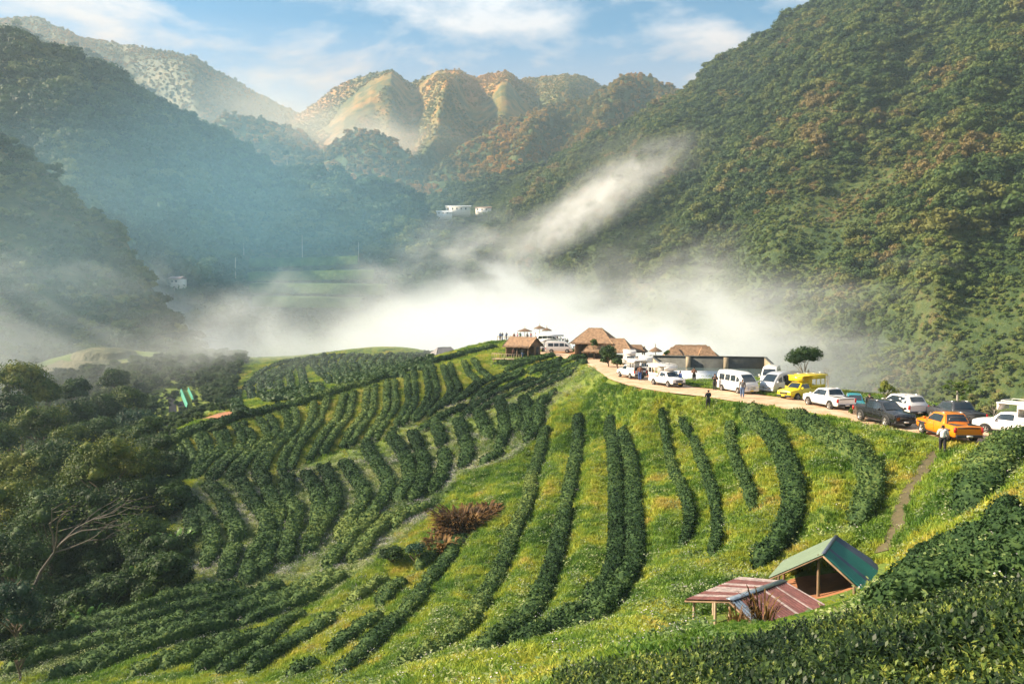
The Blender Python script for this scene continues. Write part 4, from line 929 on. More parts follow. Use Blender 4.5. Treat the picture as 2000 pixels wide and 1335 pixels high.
def vehicle(kind, name, pos, h, paint, label, cat, group='vehicles parked along the hilltop road', plate='plate', extra=None, sc=1.0):
    root = empty(name, pos, R(90 - h), label, cat, group); root.scale = (sc,) * 3
    p = M[paint]
    if kind in ('pickup', 'truck'):
        st = [(2.66, .50, .80, .84, .74, .66), (2.60, .44, .96, 1.00, .86, .76), (2.35, .40, 1.03, 1.08, .91, .80), (1.32, .38, 1.10, 1.15, .93, .80), (0.62, .38, 1.13, 1.72, .93, .66), (-0.1, .38, 1.14, 1.79, .93, .66), (-0.85, .38, 1.14, 1.77, .93, .66), (-1.20, .38, 1.14, 1.18, .93, .86), (-2.55, .42, 1.12, 1.16, .92, .86), (-2.62, .5, 1.0, 1.1, .88, .82)]
        gl = [(0.95, -0.82)]; fs, rs = (1.30, 0.64), (-1.17, -0.88); L = 2.62; half = .93; xs = (1.65, -1.55); zt = 0.95
    elif kind == 'single':      # single-cab pickup carrying a canopy
        st = [(2.55, .50, .78, .82, .72, .64), (2.50, .44, .90, .94, .82, .74), (2.2, .40, .98, 1.02, .86, .78), (1.30, .38, 1.05, 1.10, .87, .78), (0.72, .38, 1.08, 1.64, .87, .64), (0.1, .38, 1.08, 1.68, .87, .64), (-0.30, .38, 1.08, 1.66, .87, .64), (-0.42, .38, 1.08, 1.12, .87, .80), (-2.45, .42, 1.06, 1.10, .87, .80), (-2.5, .5, .98, 1.02, .85, .78)]
        gl = [(0.95, -0.2)]; fs, rs = (1.28, 0.74), None; L = 2.5; half = .87; xs = (1.6, -1.35); zt = 0.85
    elif kind == 'suv':
        st = [(2.35, .50, .80, .84, .74, .66), (2.30, .42, .98, 1.02, .86, .76), (2.05, .38, 1.05, 1.10, .90, .80), (1.15, .36, 1.12, 1.17, .92, .80), (0.45, .36, 1.15, 1.76, .92, .66), (-0.3, .36, 1.15, 1.83, .92, .68), (-1.8, .36, 1.15, 1.78, .92, .66), (-2.20, .38, 1.15, 1.30, .90, .74), (-2.32, .45, 1.0, 1.05, .86, .74)]
        gl = [(0.78, -1.85)]; fs, rs = (1.12, 0.48), (-2.18, -1.84); L = 2.33; half = .92; xs = (1.42, -1.35); zt = 1.05
    elif kind == 'van':
        st = [(2.62, .42, .78, .82, .78, .70), (2.58, .34, .95, 1.0, .88, .80), (2.42, .30, 1.12, 1.22, .93, .86), (1.95, .30, 1.20, 1.72, .95, .80), (1.45, .30, 1.22, 2.12, .95, .76), (0.9, .30, 1.22, 2.26, .95, .76), (-2.35, .30, 1.22, 2.26, .95, .76), (-2.60, .32, 1.22, 2.08, .94, .74), (-2.66, .38, 1.18, 1.9, .92, .72)]
        gl = [(1.95, 1.15), (1.0, 0.1), (-0.05, -0.95), (-1.1, -2.1)]; fs, rs = (2.38, 1.55), None; L = 2.62; half = .95; xs = (1.62, -1.45); zt = 0.9
    b = part('body', skin_body(st), p, root, True, 0.0); b.modifiers.new('edges', 'EDGE_SPLIT').split_angle = R(38)
    for g in gl: each('window', side_glass(st, g[0], g[1], 0.05, 0.07 if kind != 'van' else 0.32), 'glass', root)
    part('windscreen', cross_glass(st, *fs), 'glass', root)
    if rs: part('rear_window', cross_glass(st, *rs), 'glass', root)
    if kind == 'van': part('rear_window', (np.array([(-2.70, -.66, 1.25), (-2.70, .66, 1.25), (-2.655, .62, 1.85), (-2.655, -.62, 1.85)]), np.array([[0, 1, 2, 3]])), 'glass', root)
    xf, xr = st[0][0], st[-1][0]
    part('front_bumper', box(xf - .12, xf + .06, -half * .92, half * .92, .36, .56), 'plastic' if kind != 'van' else paint, root, bevel=.03)
    part('rear_bumper', box(xr - .10, xr + .1, -half * .9, half * .9, .42, .60), 'plastic' if kind != 'van' else paint, root, bevel=.03)
    part('grille', box(xf - .05, xf + .012, -.46, .46, .62, .80), 'chrome' if kind in ('van',) else 'plastic', root)
    for s in (-1, 1):
        part('headlight', box(xf - .28, xf - .035, s * half * .62 - .17, s * half * .62 + .17, .74, .92), 'lamp', root, bevel=.03)
        part('tail_light', box(xr - .015, xr + .12, s * (half - .07) - .07, s * (half - .07) + .07, .75, 1.08), 'red', root)
        part('side_mirror', box(fs[0] - .32, fs[0] - .18, s * (half + .13) - .10, s * (half + .13) + .10, st[4][2] + .02, st[4][2] + .20), paint, root, bevel=.03)
    part('number_plate', box(xr - .125, xr - .105, -.2, .2, .46, .58), plate, root); part('number_plate', box(xf + .065, xf + .08, -.2, .2, .40, .52), plate, root)
    if kind == 'pickup':
        part('cargo_bed', [box(-2.5, -1.26, -.78, .78, 1.165, 1.185)], 'plastic', root)
        part('tailgate_trim', box(xr - .012, xr + .02, -.7, .7, 1.0, 1.07), 'plastic', root)
        each('roof_rail', [beam((.3, s * .58, 1.80), (-.75, s * .58, 1.80), .04) for s in (-1, 1)], 'chrome', root)
    if kind == 'suv': each('roof_rail', [beam((.2, s * .6, 1.85), (-1.6, s * .6, 1.83), .04) for s in (-1, 1)], 'chrome', root)
    if kind in ('pickup', 'single'): each('side_step', [box(-.8, 1.1, s * (half + .03) - .07, s * (half + .03) + .07, .34, .39) for s in (-1, 1)], 'plastic', root)
    each('door_seam', [box(x - .006, x + .006, s * (half + .003) - .004, s * (half + .003) + .004, .5, st[4][2]) for s in (-1, 1) for x in gl[0][:1] + ((0.05,) if kind != 'single' else (-.3,))], 'plastic', root)
    add_wheels(root, xs, half, 0.40 if kind in ('pickup', 'suv') else 0.35)
    if kind == 'single':
        z1 = 2.28; col = paint
        part('canopy_roof', [box(-2.75, 0.9, -.95, .95, z1, z1 + .07), box(-2.7, 0.0, -.90, .90, z1 + .07, z1 + .11)], col, root, bevel=.03)
        part('canopy_front', [box(0.75, 0.9, -.80, .80, 1.80, z1)], col, root)
        for x in (-0.45, -1.1, -1.78, -2.42):
            for s in (-1, 1): part('canopy_post', box(x - .035, x + .035, s * .84 - .03, s * .84 + .03, 1.08, z1), col, root)
        each('side_panel', [box(-2.45, -.42, s * .86 - .015, s * .86 + .015, 1.06, 1.42) for s in (-1, 1)], col, root); each('side_valance', [box(-2.45, -.42, s * .86 - .012, s * .86 + .012, 1.98, z1) for s in (-1, 1)] + [box(-.47, -.43, -.8, .8, 1.1, z1)], col, root)
        each('bench', [box(-2.4, -.5, s * .58 - .2, s * .58 + .2, 1.12, 1.3) for s in (-1, 1)], 'plastic', root)
        part('rear_step', [box(-2.95, -2.5, -.5, .5, .42, .47), box(-2.93, -2.89, -.5, .5, .47, .95)], 'plastic', root)
        part('roof_rack', [beam((-2.6, s * .85, z1 + .22), (.6, s * .85, z1 + .22), .03) for s in (-1, 1)] + [beam((x, -.85, z1 + .22), (x, .85, z1 + .22), .03) for x in (-2.6, -1.6, -.6, .6)] + [beam((x, s * .85, z1 + .1), (x, s * .85, z1 + .22), .03) for x in (-2.6, -1, .6) for s in (-1, 1)], 'chrome' if paint != 'white' else 'white', root)
    if extra: extra(root, st, half)
    return root
def ZG(p): return (p[0], p[1], float(ground(p[0], p[1])))
def V_(kind, name, px, D, h, paint, label, cat, dz=0, **kw):
    kw.setdefault('sc', .94)
    x = ray(px, 600)[0] * D; z = max(float(ground(x, D)), ROADZ - 0.3) + (0.07 if seg_dist(np.array(x), np.array(D), ROAD) < 2.6 else 0.03); BARE.append((x, D, 1.5))
    return vehicle(kind, name, (x, D, z + dz), h, paint, label, cat, **kw)
BARE = []
def wide_arch(root, st, half):
    each('fender_flare', [box(x - .52, x + .52, s * (half + .05) - .05, s * (half + .05) + .05, .80, .90) for x in (1.65, -1.55) for s in (-1, 1)], 'grey', root, bevel=.03)
    part('sport_bar', [beam((-1.3, -.75, 1.18), (-1.55, -.62, 1.62), .06), beam((-1.3, .75, 1.18), (-1.55, .62, 1.62), .06), beam((-1.55, -.62, 1.62), (-1.55, .62, 1.62), .06)], 'grey', root)
def open_door(root, st, half):
    part('doorway_shade', box(-.35, .75, half - .005, half + .004, .5, 2.0), 'plastic', root); part('sliding_door', box(-1.75, -.65, half + .05, half + .09, .42, 1.95), 'silver', root, bevel=.03)  # dark panel stands for the shaded doorway; the body has no opening
V_('pickup', 'pickup_truck', 1857, 49.2, 2, 'orange', 'orange double cab pickup parked on the grass verge with its tailgate to the viewer', 'pickup truck', extra=wide_arch)
V_('pickup', 'pickup_truck', 1730, 55.0, 172, 'black', 'black double cab pickup facing the viewer beside the road', 'pickup truck')
V_('suv', 'suv', 1764, 60.3, -8, 'white', 'white sport utility vehicle parked behind the black pickup', 'car')
V_('pickup', 'pickup_truck', 1871, 55.8, 0, 'grey', 'dark grey pickup parked beyond the orange pickup', 'pickup truck')
V_('single', 'covered_truck', 1990, 50.5, -35, 'white', 'white covered passenger truck cut off by the right edge of the photo', 'truck')
V_('pickup', 'pickup_truck', 1621, 64.5, -12, 'white', 'white double cab pickup seen from behind, left of the black pickup', 'pickup truck')
V_('single', 'covered_truck', 1568, 71.0, 240, 'yellow', 'bright yellow covered passenger truck between the silver van and white pickup', 'truck', plate='plate_y')
V_('van', 'minivan', 1530, 76.0, 236, 'silver', 'silver high roof minivan with its side door open, behind the yellow truck', 'van', extra=open_door)
V_('van', 'minivan', 1442, 76.0, 164, 'white', 'white high roof minivan facing right, in front of the water tank', 'van', plate='plate_y')
V_('van', 'minivan', 1508, 84.5, 205, 'white', 'white minivan half hidden between the two larger minivans', 'van')
V_('pickup', 'pickup_truck', 1672, 66.5, 200, 'teal', 'teal pickup mostly hidden behind the white pickup', 'pickup truck', dz=-.45, sc=.82)
V_('single', 'covered_truck', 1303, 82.0, 158, 'white', 'white covered truck alone on the road with a yellow plate, left of the water sheet', 'truck', plate='plate_y')
V_('single', 'covered_truck', 1234, 91.0, -18, 'white', 'white covered truck seen from its open back at the road bend', 'truck', plate='plate_y')
V_('single', 'covered_truck', 1262, 96.0, 192, 'white', 'white covered truck facing the viewer just right of the open backed one', 'truck', plate='plate_y')
V_('single', 'covered_truck', 1231, 110.0, 184, 'white', 'white covered truck furthest up the road bend beside the dark bush', 'truck')
GP = 'vehicles parked on the plaza'
V_('van', 'minivan', 1092, 141.0, 95, 'white', 'white minivan seen from its side on the plaza edge', 'van', group=GP)
V_('pickup', 'pickup_truck', 1143, 138.0, 262, 'paleblue', 'pale blue and white pickup right of the plaza minivan', 'pickup truck', group=GP)
V_('single', 'covered_truck', 1062, 146.0, 215, 'white', 'white truck between the deck hut and the plaza minivan', 'truck', group=GP)
V_('van', 'minivan', 1068, 154.0, 88, 'white', 'white minivan in the back row of the plaza', 'van', group=GP)

# ------------------------------------------------------------------ people
def limb_mesh(chains, ns=8):
    """continuous smooth tubes that share their joints, with rounded ends"""
    parts = []
    for pts, rad in chains:
        P = smooth_path(np.array(pts, float), 0.06); s0 = np.linspace(0, 1, len(pts)); r = np.interp(np.linspace(0, 1, len(P)), s0, rad)
        r = r.copy(); r[0] *= 0.6; r[-1] *= 0.6
        V, F = tube(P, r, ns); n = len(V); V = np.vstack([V, P[:1], P[-1:]])
        F = list(F); caps = [(n, (j + 1) % ns, j) for j in range(ns)] + [(n + 1, n - ns + j, n - ns + (j + 1) % ns) for j in range(ns)]
        parts += [(V, np.array(F)), (V, np.array(caps))]
    return merge(parts)
def build_body(pose):
    """one continuous skin from pelvis to head, hands and feet"""
    J = pose; me = bpy.data.meshes.new('body'); names = list(J); idx = {k: i for i, k in enumerate(names)}
    E = [('pelvis', 'waist'), ('waist', 'chest'), ('chest', 'neck'), ('neck', 'head'), ('head', 'crown')]
    for s in 'lr': E += [('chest', 'sh' + s), ('sh' + s, 'el' + s), ('el' + s, 'wr' + s), ('wr' + s, 'ha' + s), ('pelvis', 'hip' + s), ('hip' + s, 'kn' + s), ('kn' + s, 'an' + s), ('an' + s, 'to' + s)]
    me.from_pydata([J[k][0] for k in names], [(idx[a], idx[b]) for a, b in E], [])
    bm = bmesh.new(); bm.from_mesh(me); lay = bm.verts.layers.skin.verify(); bm.verts.ensure_lookup_table()
    for k in names: bm.verts[idx[k]][lay].radius = (J[k][1], J[k][1]); bm.verts[idx[k]][lay].use_root = (k == 'pelvis')
    bm.to_mesh(me); bm.free()
    o = bpy.data.objects.new('tmpbody', me); COL.objects.link(o); o.modifiers.new('s', 'SKIN').use_smooth_shade = True; sb = o.modifiers.new('u', 'SUBSURF'); sb.levels = 1
    dg = bpy.context.evaluated_depsgraph_get(); ev = o.evaluated_get(dg); m2 = bpy.data.meshes.new_from_object(ev)
    V = np.array([v.co[:] for v in m2.vertices]); F4 = np.array([p.vertices[:] for p in m2.polygons if len(p.vertices) == 4]); bpy.data.objects.remove(o)
    parts = [(V, F4)]
    for s in 'lr':
        w, h = np.array(J['wr' + s][0]), np.array(J['ha' + s][0]); d = (h - w) / np.linalg.norm(h - w); side = np.cross(d, (1, 0, 0)); side /= np.linalg.norm(side) + 1e-9
        for i, (o_, l_) in enumerate([(-.03, .07), (-.01, .085), (.01, .08), (.03, .06)]):
            a = h + side * o_; c = a + d * l_ * .6 + np.array([.012, 0, 0]); e = a + d * l_ + np.array([.03, 0, 0]); parts.append(tube([a - d * .02, c, e], [.010, .009, .007], 5))
        parts.append(tube([w + d * .03 + side * .025, w + d * .06 + side * .06 + np.array([.02, 0, 0])], [.011, .008], 5))
    c = np.array(J['head'][0]); parts.append((ICO1[0] * [.018, .014, .02] + c + [.10, 0, -.01], ICO1[1]))
    for s in (-1, 1): parts.append((ICO1[0] * [.02, .012, .03] + c + [0, s * .082, 0], ICO1[1]))
    return merge(parts)
def mkpose(arm=0, stride=0.1, bend=0.0):
    z = 0.0; J = {}
    J['pelvis'] = ((0, 0, .93), .115); J['waist'] = ((bend * .1, 0, 1.10), .105); J['chest'] = ((bend * .2, 0, 1.33), .13); J['neck'] = ((bend * .28, 0, 1.47), .05); J['head'] = ((bend * .32 + .01, 0, 1.60), .088); J['crown'] = ((bend * .33, 0, 1.68), .065)
    for s, k in ((1, 'l'), (-1, 'r')):
        J['sh' + k] = ((bend * .25, s * .19, 1.40), .052); a = arm if (arm < 2 or s > 0) else 0
        if a == 0: e, w, h = (.0, s * .25, 1.13), (.06, s * .25, .90), (.08, s * .24, .82)
        elif a == 1: e, w, h = (.06, s * .27, 1.16), (.28, s * .14, 1.26), (.33, s * .09, 1.30)
        else: e, w, h = (.16, s * .26, 1.27), (.24, s * .14, 1.48), (.22, s * .1, 1.55)
        J['el' + k] = (e, .040); J['wr' + k] = (w, .028); J['ha' + k] = (h, .034)
        d = stride * s; J['hip' + k] = ((0, s * .09, .88), .09); J['kn' + k] = ((d * .55 + .02, s * .10, .49), .058); J['an' + k] = ((d, s * .10, .09), .042); J['to' + k] = ((d + .17, s * .11, .035), .038)
    return J
PEOPLE = {}
def person_meshes(arm, stride, bend):
    k = (arm, stride, bend)
    if k in PEOPLE: return PEOPLE[k]
    J = mkpose(*k); g = lambda n: J[n][0]
    body = build_body(J)
    top = limb_mesh([([g('pelvis'), g('waist'), g('chest'), (g('neck')[0], 0, g('neck')[2] - .02)], [.155, .15, .175, .07])] + [([(g('chest')[0], 0, g('chest')[2] + .06), g('sh' + s), g('el' + s), g('wr' + s)], [.10, .075, .058, .045]) for s in 'lr'], 10)
    V, F = top
    legs = limb_mesh([([(0, 0, 1.0), g('pelvis'), g('hip' + s), g('kn' + s), g('an' + s)], [.13, .135, .105, .078, .062]) for s in 'lr'], 10)
    hair = (ICO2[0] * [.112, .10, .10] + np.array(g('head')) + [-.025, 0, .045], ICO2[1])
    shoes = [(ICO1[0] * [.15, .055, .05] + np.array([g('an' + s)[0] + .06, g('an' + s)[1], .045]), ICO1[1]) for s in 'lr']
    PEOPLE[k] = (body, top, legs, merge([hair]), merge(shoes)); return PEOPLE[k]
CL = {}
def cloth(c):
    if c not in CL: CL[c] = P_('cloth ' + ' '.join('%.2f' % v for v in c), c, 0.85, nz=0.15, nscale=8)
    return CL[c]
MCACHE = {}
def person(x, y, z, face, arm, stride, top, legs, label, group=None, bend=0.0, sc=1.0, hat=None):
    root = empty('person', (x, y, z), R(90 - face), None, 'person', group); root.scale = (sc,) * 3
    if label: root['label'] = label
    body, tp, lg, hr, sh = person_meshes(arm, stride, bend)
    for nm, (V, F), m in (('body', body, M['skin']), ('shirt', tp, cloth(top)), ('trousers', lg, cloth(legs)), ('hair', hr, M['hair']), ('shoes', sh, M['plastic'])):
        mesh_np(nm, V, F, m, root, True)
    if hat: part('hat', (ICO2[0] * [.15, .14, .05] + np.array([0, 0, 1.70]), ICO2[1]), cloth(hat), root)
    return root
DK, BL, WT, RD, GY, JN, BR, PK, GN, YL = (.02, .02, .025), (.03, .08, .25), (.75, .74, .72), (.5, .05, .04), (.15, .15, .16), (.10, .16, .30), (.22, .10, .06), (.6, .25, .3), (.08, .2, .08), (.7, .5, .1)
for (px, D, f, arm, st_, tp, lg, lab, kw) in [
    (1385.5, 70.5, 340, 1, .12, DK, DK, 'person in black walking on the road left of the white minivan', {}),
    (1452, 70.6, 195, 0, .10, GY, JN, 'person in a grey jacket, jeans and white cap before the white minivan', dict(hat=WT)),
    (1398, 77.5, 200, 1, .05, DK, DK, 'person in dark clothes at the rear corner of the white minivan', {}),
    (1357, 86.5, 180, 1, .08, BR, DK, 'person in brown standing at the edge of the white sheet', {}),
    (1330, 81.0, 250, 0, .08, BL, BL, 'person in blue beside the covered truck alone on the road', {}),
    (1702, 59.5, 190, 0, .05, DK, GY, 'person in black standing behind the black pickup', {}),
    (1848, 46.6, 20, 1, .14, WT, DK, 'person in a pale shirt and dark trousers beside the orange pickup', {}),
    (1251, 88.0, 10, 0, .05, BR, BL, 'person in brown stepping up to the open back of the covered truck', {}),
    (1271, 93.0, 200, 0, .05, DK, DK, 'person in black between the covered trucks and the tank wall', {})]:
    x = ray(px, 600)[0] * D; z = float(ground(x, D)) + (0.07 if seg_dist(np.array(x), np.array(D), ROAD) < 2.6 else 0.03)
    person(x, D, z, f, arm, st_, tp, lg, lab, 'people standing along the road', **kw)
# crowd at the plaza and the road bend
crowd = [(977, 170, BL, 'person in blue nearest the left end of the viewing platform'), (981, 172, DK, 'person in black second from the left end of the viewing platform'), (989, 170, BL, 'person in dark blue alone on the platform left of the thatched hut roof'),
 (1004, 168, BR, 'person in brown above the ridge of the deck hut'), (1011, 170, PK, 'person in pink above the ridge of the deck hut'), (1016, 171, GN, 'person in green left of the wide thatched umbrella'), (1030, 170, GY, 'person in grey under the wide thatched umbrella'), (1037, 171, RD, 'person in red right of the wide thatched umbrella'),
 (1085, 158, RD, 'person in red at the left of the crowd behind the minivans'), (1089, 160, DK, 'person in black in the crowd behind the minivans'), (1094, 158, WT, 'person in white in the crowd behind the minivans'), (1099, 160, BR, 'person in brown in the crowd behind the minivans'), (1104, 158, GY, 'person in grey near the right of the crowd'), (1108, 159, DK, 'person in black at the right end of the crowd'),
 (1076, 163, BL, 'person in blue behind the back row minivan'), (1046, 160, PK, 'person in pink between the two thatched umbrellas'),
 (1249, 104, RD, 'person in red beside the road bend'), (1254, 103, BL, 'person in blue beside the road bend'), (1259, 104, DK, 'person in black beside the road bend'), (1263, 102, WT, 'person in white nearest the tank at the road bend'), (1245, 106, BR, 'person in brown furthest up the road bend'),
 (1003, 134.0, BR, 'person in brown on the timber deck'), (1020, 134.0, GY, 'person in grey on the timber deck')]
PLAT = -7.3; DECKZ = -8.9
for i, (px, D, c, lab) in enumerate(crowd):
    x = ray(px, 600)[0] * D; z = float(ground(x, D)) + 0.03
    if D >= 166: z = PLAT
    if D == 134.0: z = DECKZ
    person(x, D, z, (i * 67) % 360, [0, 1, 2][i % 3], [.05, .12][i % 2], c, [DK, JN, GY][i % 3], lab, 'people gathered on the hilltop')

# ------------------------------------------------------------------ buildings of the hilltop
def thatch_slab(pts_top, pts_low, th=0.14):
    """a roof plane as a real slab, with a ragged lower edge"""
    a, b = np.array(pts_top, float); c, d = np.array(pts_low, float); n = 22; m = 7; rng = np.random.default_rng(int(abs(a[0] * 100)) + 3)
    V = []
    for i in range(n):
        t = i / (n - 1); T = a * (1 - t) + b * t; L = c * (1 - t) + d * t; e = rng.uniform(0, .16)
        for j in range(m):
            f = j / (m - 1) * (1 + e * (j == m - 1) * .3); V.append(T * (1 - f) + L * f + np.array([0, 0, rng.uniform(-.02, .03) - 0.02 * (j % 2)]))
    V = np.array(V); F = grid_faces(n, m); W = V - [0, 0, th]; o = len(V); Fb = F[:, ::-1] + o
    E = []
    for i in range(n - 1): E += [(i * m + m - 1, (i + 1) * m + m - 1, o + (i + 1) * m + m - 1, o + i * m + m - 1), (i * m, o + i * m, o + (i + 1) * m, (i + 1) * m)]
    for j in range(m - 1): E += [(j, j + 1, o + j + 1, o + j), ((n - 1) * m + j, o + (n - 1) * m + j, o + (n - 1) * m + j + 1, (n - 1) * m + j + 1)]
    return np.vstack([V, W]), np.vstack([F, Fb, np.array(E)])
def gable_roof(L, W, z0, z1, over=0.0, ridge=None):
    r = L / 2 if ridge is None else ridge; out = []
    for s in (-1, 1): out.append(thatch_slab([(-r, 0, z1), (r, 0, z1)], [(-L / 2, s * W / 2, z0), (L / 2, s * W / 2, z0)]))
    if ridge is not None:
        for s in (-1, 1): out.append(thatch_slab([(s * r, 0.01, z1), (s * r, -0.01, z1)], [(s * L / 2, W / 2, z0), (s * L / 2, -W / 2, z0)]))
    return out
def G(px, D, dz=0.0):
    x = ray(px, 600)[0] * D; return (x, D, float(ground(x, D)) + dz)
GH = 'thatched buildings on the hilltop'
# deck hut
p = G(1022, 136); base = (p[0], p[1], DECKZ)
r = empty('deck_hut', base, R(-32), 'small timber hut with orange thatched roof and open deck on stilts at the ridge edge', 'hut', GH)
part('roof', gable_roof(5.6, 5.0, 2.1, 3.7), 'thatch', r); part('gable_end', [(np.array([(x, -2.1, 2.15), (x, 2.1, 2.15), (x, 0, 3.5)]), np.array([[0, 1, 2]])) for x in (2.3, -2.3)], 'wood', r)
part('wall', [box(-2.3, 2.3, 2.0, 2.1, 0, 2.2), box(-2.3, -2.2, -2.1, 2.1, 0, 2.2), box(2.2, 2.3, 0.2, 2.1, 0, 2.2)], 'wood', r); part('door', box(2.305, 2.34, .6, 1.6, .0, 1.9), 'plastic', r)
for x, y in ((2.25, -2.05), (-2.25, -2.05), (0, -2.05), (2.25, 0)): part('post', box(x - .08, x + .08, y - .08, y + .08, 0, 2.2), 'wood', r)
part('deck', [box(-3.4, 2.6, -4.9 + i * .25, -4.68 + i * .25, -.08, 0) for i in range(28)], 'wood_pale', r)
part('railing', [box(-3.4, 2.6, -4.95, -4.9, .85, .92), box(-3.45, -3.4, -4.95, -1.5, .85, .92)] + [box(-3.4 + i * .5, -3.35 + i * .5, -4.95, -4.9, 0, .9) for i in range(13)], 'wood_pale', r)
for x in (-3.2, -1.2, .8, 2.5):
    for y in (-4.7, -2.2): part('stilt', box(x - .08, x + .08, y - .08, y + .08, -3.2, -.08), 'wood', r)
BARE.append((p[0], p[1], 4))
# big hall: a high roof with lower roofs in front and to the right
p = G(1163, 128); r = empty('thatched_hall', p, R(-18), 'largest thatched hall with steep stepped brown roofs at the top of the road', 'building', GH)
part('roof', gable_roof(7.2, 6.8, 2.6, 5.0, ridge=1.1), 'thatch', r)
lo = part('lower_roof', [(V + [2.8, -2.2, 0], F) for V, F in gable_roof(8.2, 4.6, 1.3, 3.4, ridge=2.4)], 'thatch', r)
part('porch_roof', [(V + [6.2, 0.2, 0], F) for V, F in gable_roof(4.6, 3.4, 1.2, 2.3, ridge=1.4)], 'thatch_dark', r)
part('wall', [box(-2.9, 2.9, 2.4, 2.5, 0, 2.7), box(-2.9, -2.8, -2.4, 2.5, 0, 2.7)], 'wood_pale', r); part('window', box(-2.93, -2.905, -.6, .9, 1.3, 2.1), 'glass', r)
for x, y in ((-2.85, -2.4), (2.8, -2.4), (6.2, -3.6), (-.5, -3.9), (3, -3.9), (8.0, -.9), (8.0, 1.2)): part('post', box(x - .09, x + .09, y - .09, y + .09, 0, 2.0), 'wood', r)
BARE.append((p[0], p[1], 5))
# long roofs beyond the tank
p = G(1350, 113); r = empty('thatched_lodge', (p[0], p[1], -9.4), R(-4), 'low lodge with a long peaked orange thatched roof behind the water tank', 'building', GH)
rf = part('roof', gable_roof(9.2, 6.0, 1.6, 3.9, ridge=2.2) + [(V + [-2.6, -1.0, 0], F) for V, F in gable_roof(3.6, 4.4, 1.5, 3.6, ridge=.4)] + [(V + [2.0, -1.2, 0], F) for V, F in gable_roof(3.8, 4.4, 1.5, 3.75, ridge=.5)], 'thatch', r)
part('wall', [box(-4, 4, -2.2, -2.1, 0, 1.7), box(-4, 4, 2.1, 2.2, 0, 1.7), box(-4.1, -4, -2.2, 2.2, 0, 1.7), box(4, 4.1, -2.2, 2.2, 0, 1.7)], 'wood', r)
# grey roofed hut left of the crest
p = at(868, 688, 168); r = empty('grey_roofed_hut', (p[0], p[1], p[2] - 2.2), R(25), 'small hut with a weathered grey thatched roof at the end of the distant tea field', 'hut', GH)
part('roof', gable_roof(5.4, 4.6, 1.9, 3.4, ridge=1.5), P_('grey thatch', (.22, .21, .21), .95, nz=.35), r); part('wall', [box(-2.2, 2.2, -1.8, -1.7, -1, 2), box(-2.2, 2.2, 1.7, 1.8, -1, 2), box(2.1, 2.2, -1.8, 1.8, -1, 2), box(-2.2, -2.1, -1.8, 1.8, -1, 2)], 'wood', r)
# viewing platform
p = at(1012, 664, 170); r = empty('viewing_platform', (p[0], p[1], PLAT), 0, 'pale timber viewing platform with railing on the far end of the hilltop', 'platform')
part('deck', [box(-4.6 + i * .3, -4.34 + i * .3, -3, 3, -.08, -.02) for i in range(40)], 'wood_pale', r)
part('railing', [box(-4.6, 7.4, -3.05, -3, .8, .87), box(-4.65, -4.6, -3, 3, .8, .87), box(-4.6, 7.4, 3, 3.05, .8, .87)] + [box(-4.6 + i * .8, -4.54 + i * .8, y, y + .05, 0, .85) for i in range(16) for y in (-3.05, 3)], 'wood_pale', r)
for i in range(5): part('post', box(-4.4 + i * 2.8, -4.25 + i * 2.8, -2.9, -2.75, -3.5, -.08), 'wood', r)
# thatched umbrellas
def umbrella(p, h, rad, label, mat='thatch_dark'):
    r = empty('thatched_umbrella', p, 0, label, 'umbrella', 'thatched umbrellas on the hilltop')
    part('pole', tube([(0, 0, 0), (0, 0, h + .5)], [.07, .05], 8), 'wood_pale', r)
    rg = np.random.default_rng(int(p[0] * 10) % 97 + 100); n = 26; V = [(0, 0, h + .35)]
    for k, (q, zz) in enumerate(((.35, .12), (.7, -.08), (1.0, -.28))):
        for i in range(n): a = i / n * 6.283; e = 1 + (rg.uniform(-.1, .06) if k == 2 else 0); V.append((rad * q * e * math.cos(a), rad * q * e * math.sin(a), h + zz + (rg.uniform(-.06, .03) if k == 2 else 0)))
    F3 = [(0, 1 + i, 1 + (i + 1) % n) for i in range(n)]; F4 = [(1 + k * n + i, 1 + (k + 1) * n + i, 1 + (k + 1) * n + (i + 1) % n, 1 + k * n + (i + 1) % n) for k in range(2) for i in range(n)]
    V = np.array(V); part('thatch', [(V, np.array(F3)), (V, np.array(F4)), (V - [0, 0, .08], np.array(F4)[:, ::-1])], mat, r)
    part('finial', (ICO1[0] * [.06, .06, .28] + [0, 0, h + .55], ICO1[1]), mat, r)
umbrella(G(1281, 112), 2.5, 1.0, 'thatched umbrella standing alone in front of the mist, left of the lodge')
umbrella((at(1025, 660, 168)[0], 168, PLAT), 2.4, 1.7, 'widest thatched umbrella on the viewing platform')
umbrella((at(1054, 660, 164)[0], 164, PLAT), 3.1, 1.3, 'tallest thatched umbrella, right of the viewing platform')
umbrella((at(1068, 660, 166)[0], 166, PLAT), 2.6, 1.2, 'thatched umbrella furthest right on the viewing platform')
# white event tent
r = empty('white_tent', G(1075, 150), R(-5), 'white flat topped tent standing behind the plaza minivans', 'tent')
part('canopy', [box(-2.6, 2.6, -1.6, 1.6, 2.5, 2.56), box(-2.6, 2.6, -1.62, -1.6, 2.25, 2.5), (np.array([(-2.6, -1.6, 2.565), (2.6, -1.6, 2.565), (2.6, 1.6, 2.565), (-2.6, 1.6, 2.565), (0, 0, 3.1)]), np.array([(0, 1, 4), (1, 2, 4), (2, 3, 4), (3, 0, 4)]))], 'tarp', r)
for x in (-2.5, 2.5):
    for y in (-1.5, 1.5): part('pole', box(x - .04, x + .04, y - .04, y + .04, 0, 2.5), 'chrome', r)
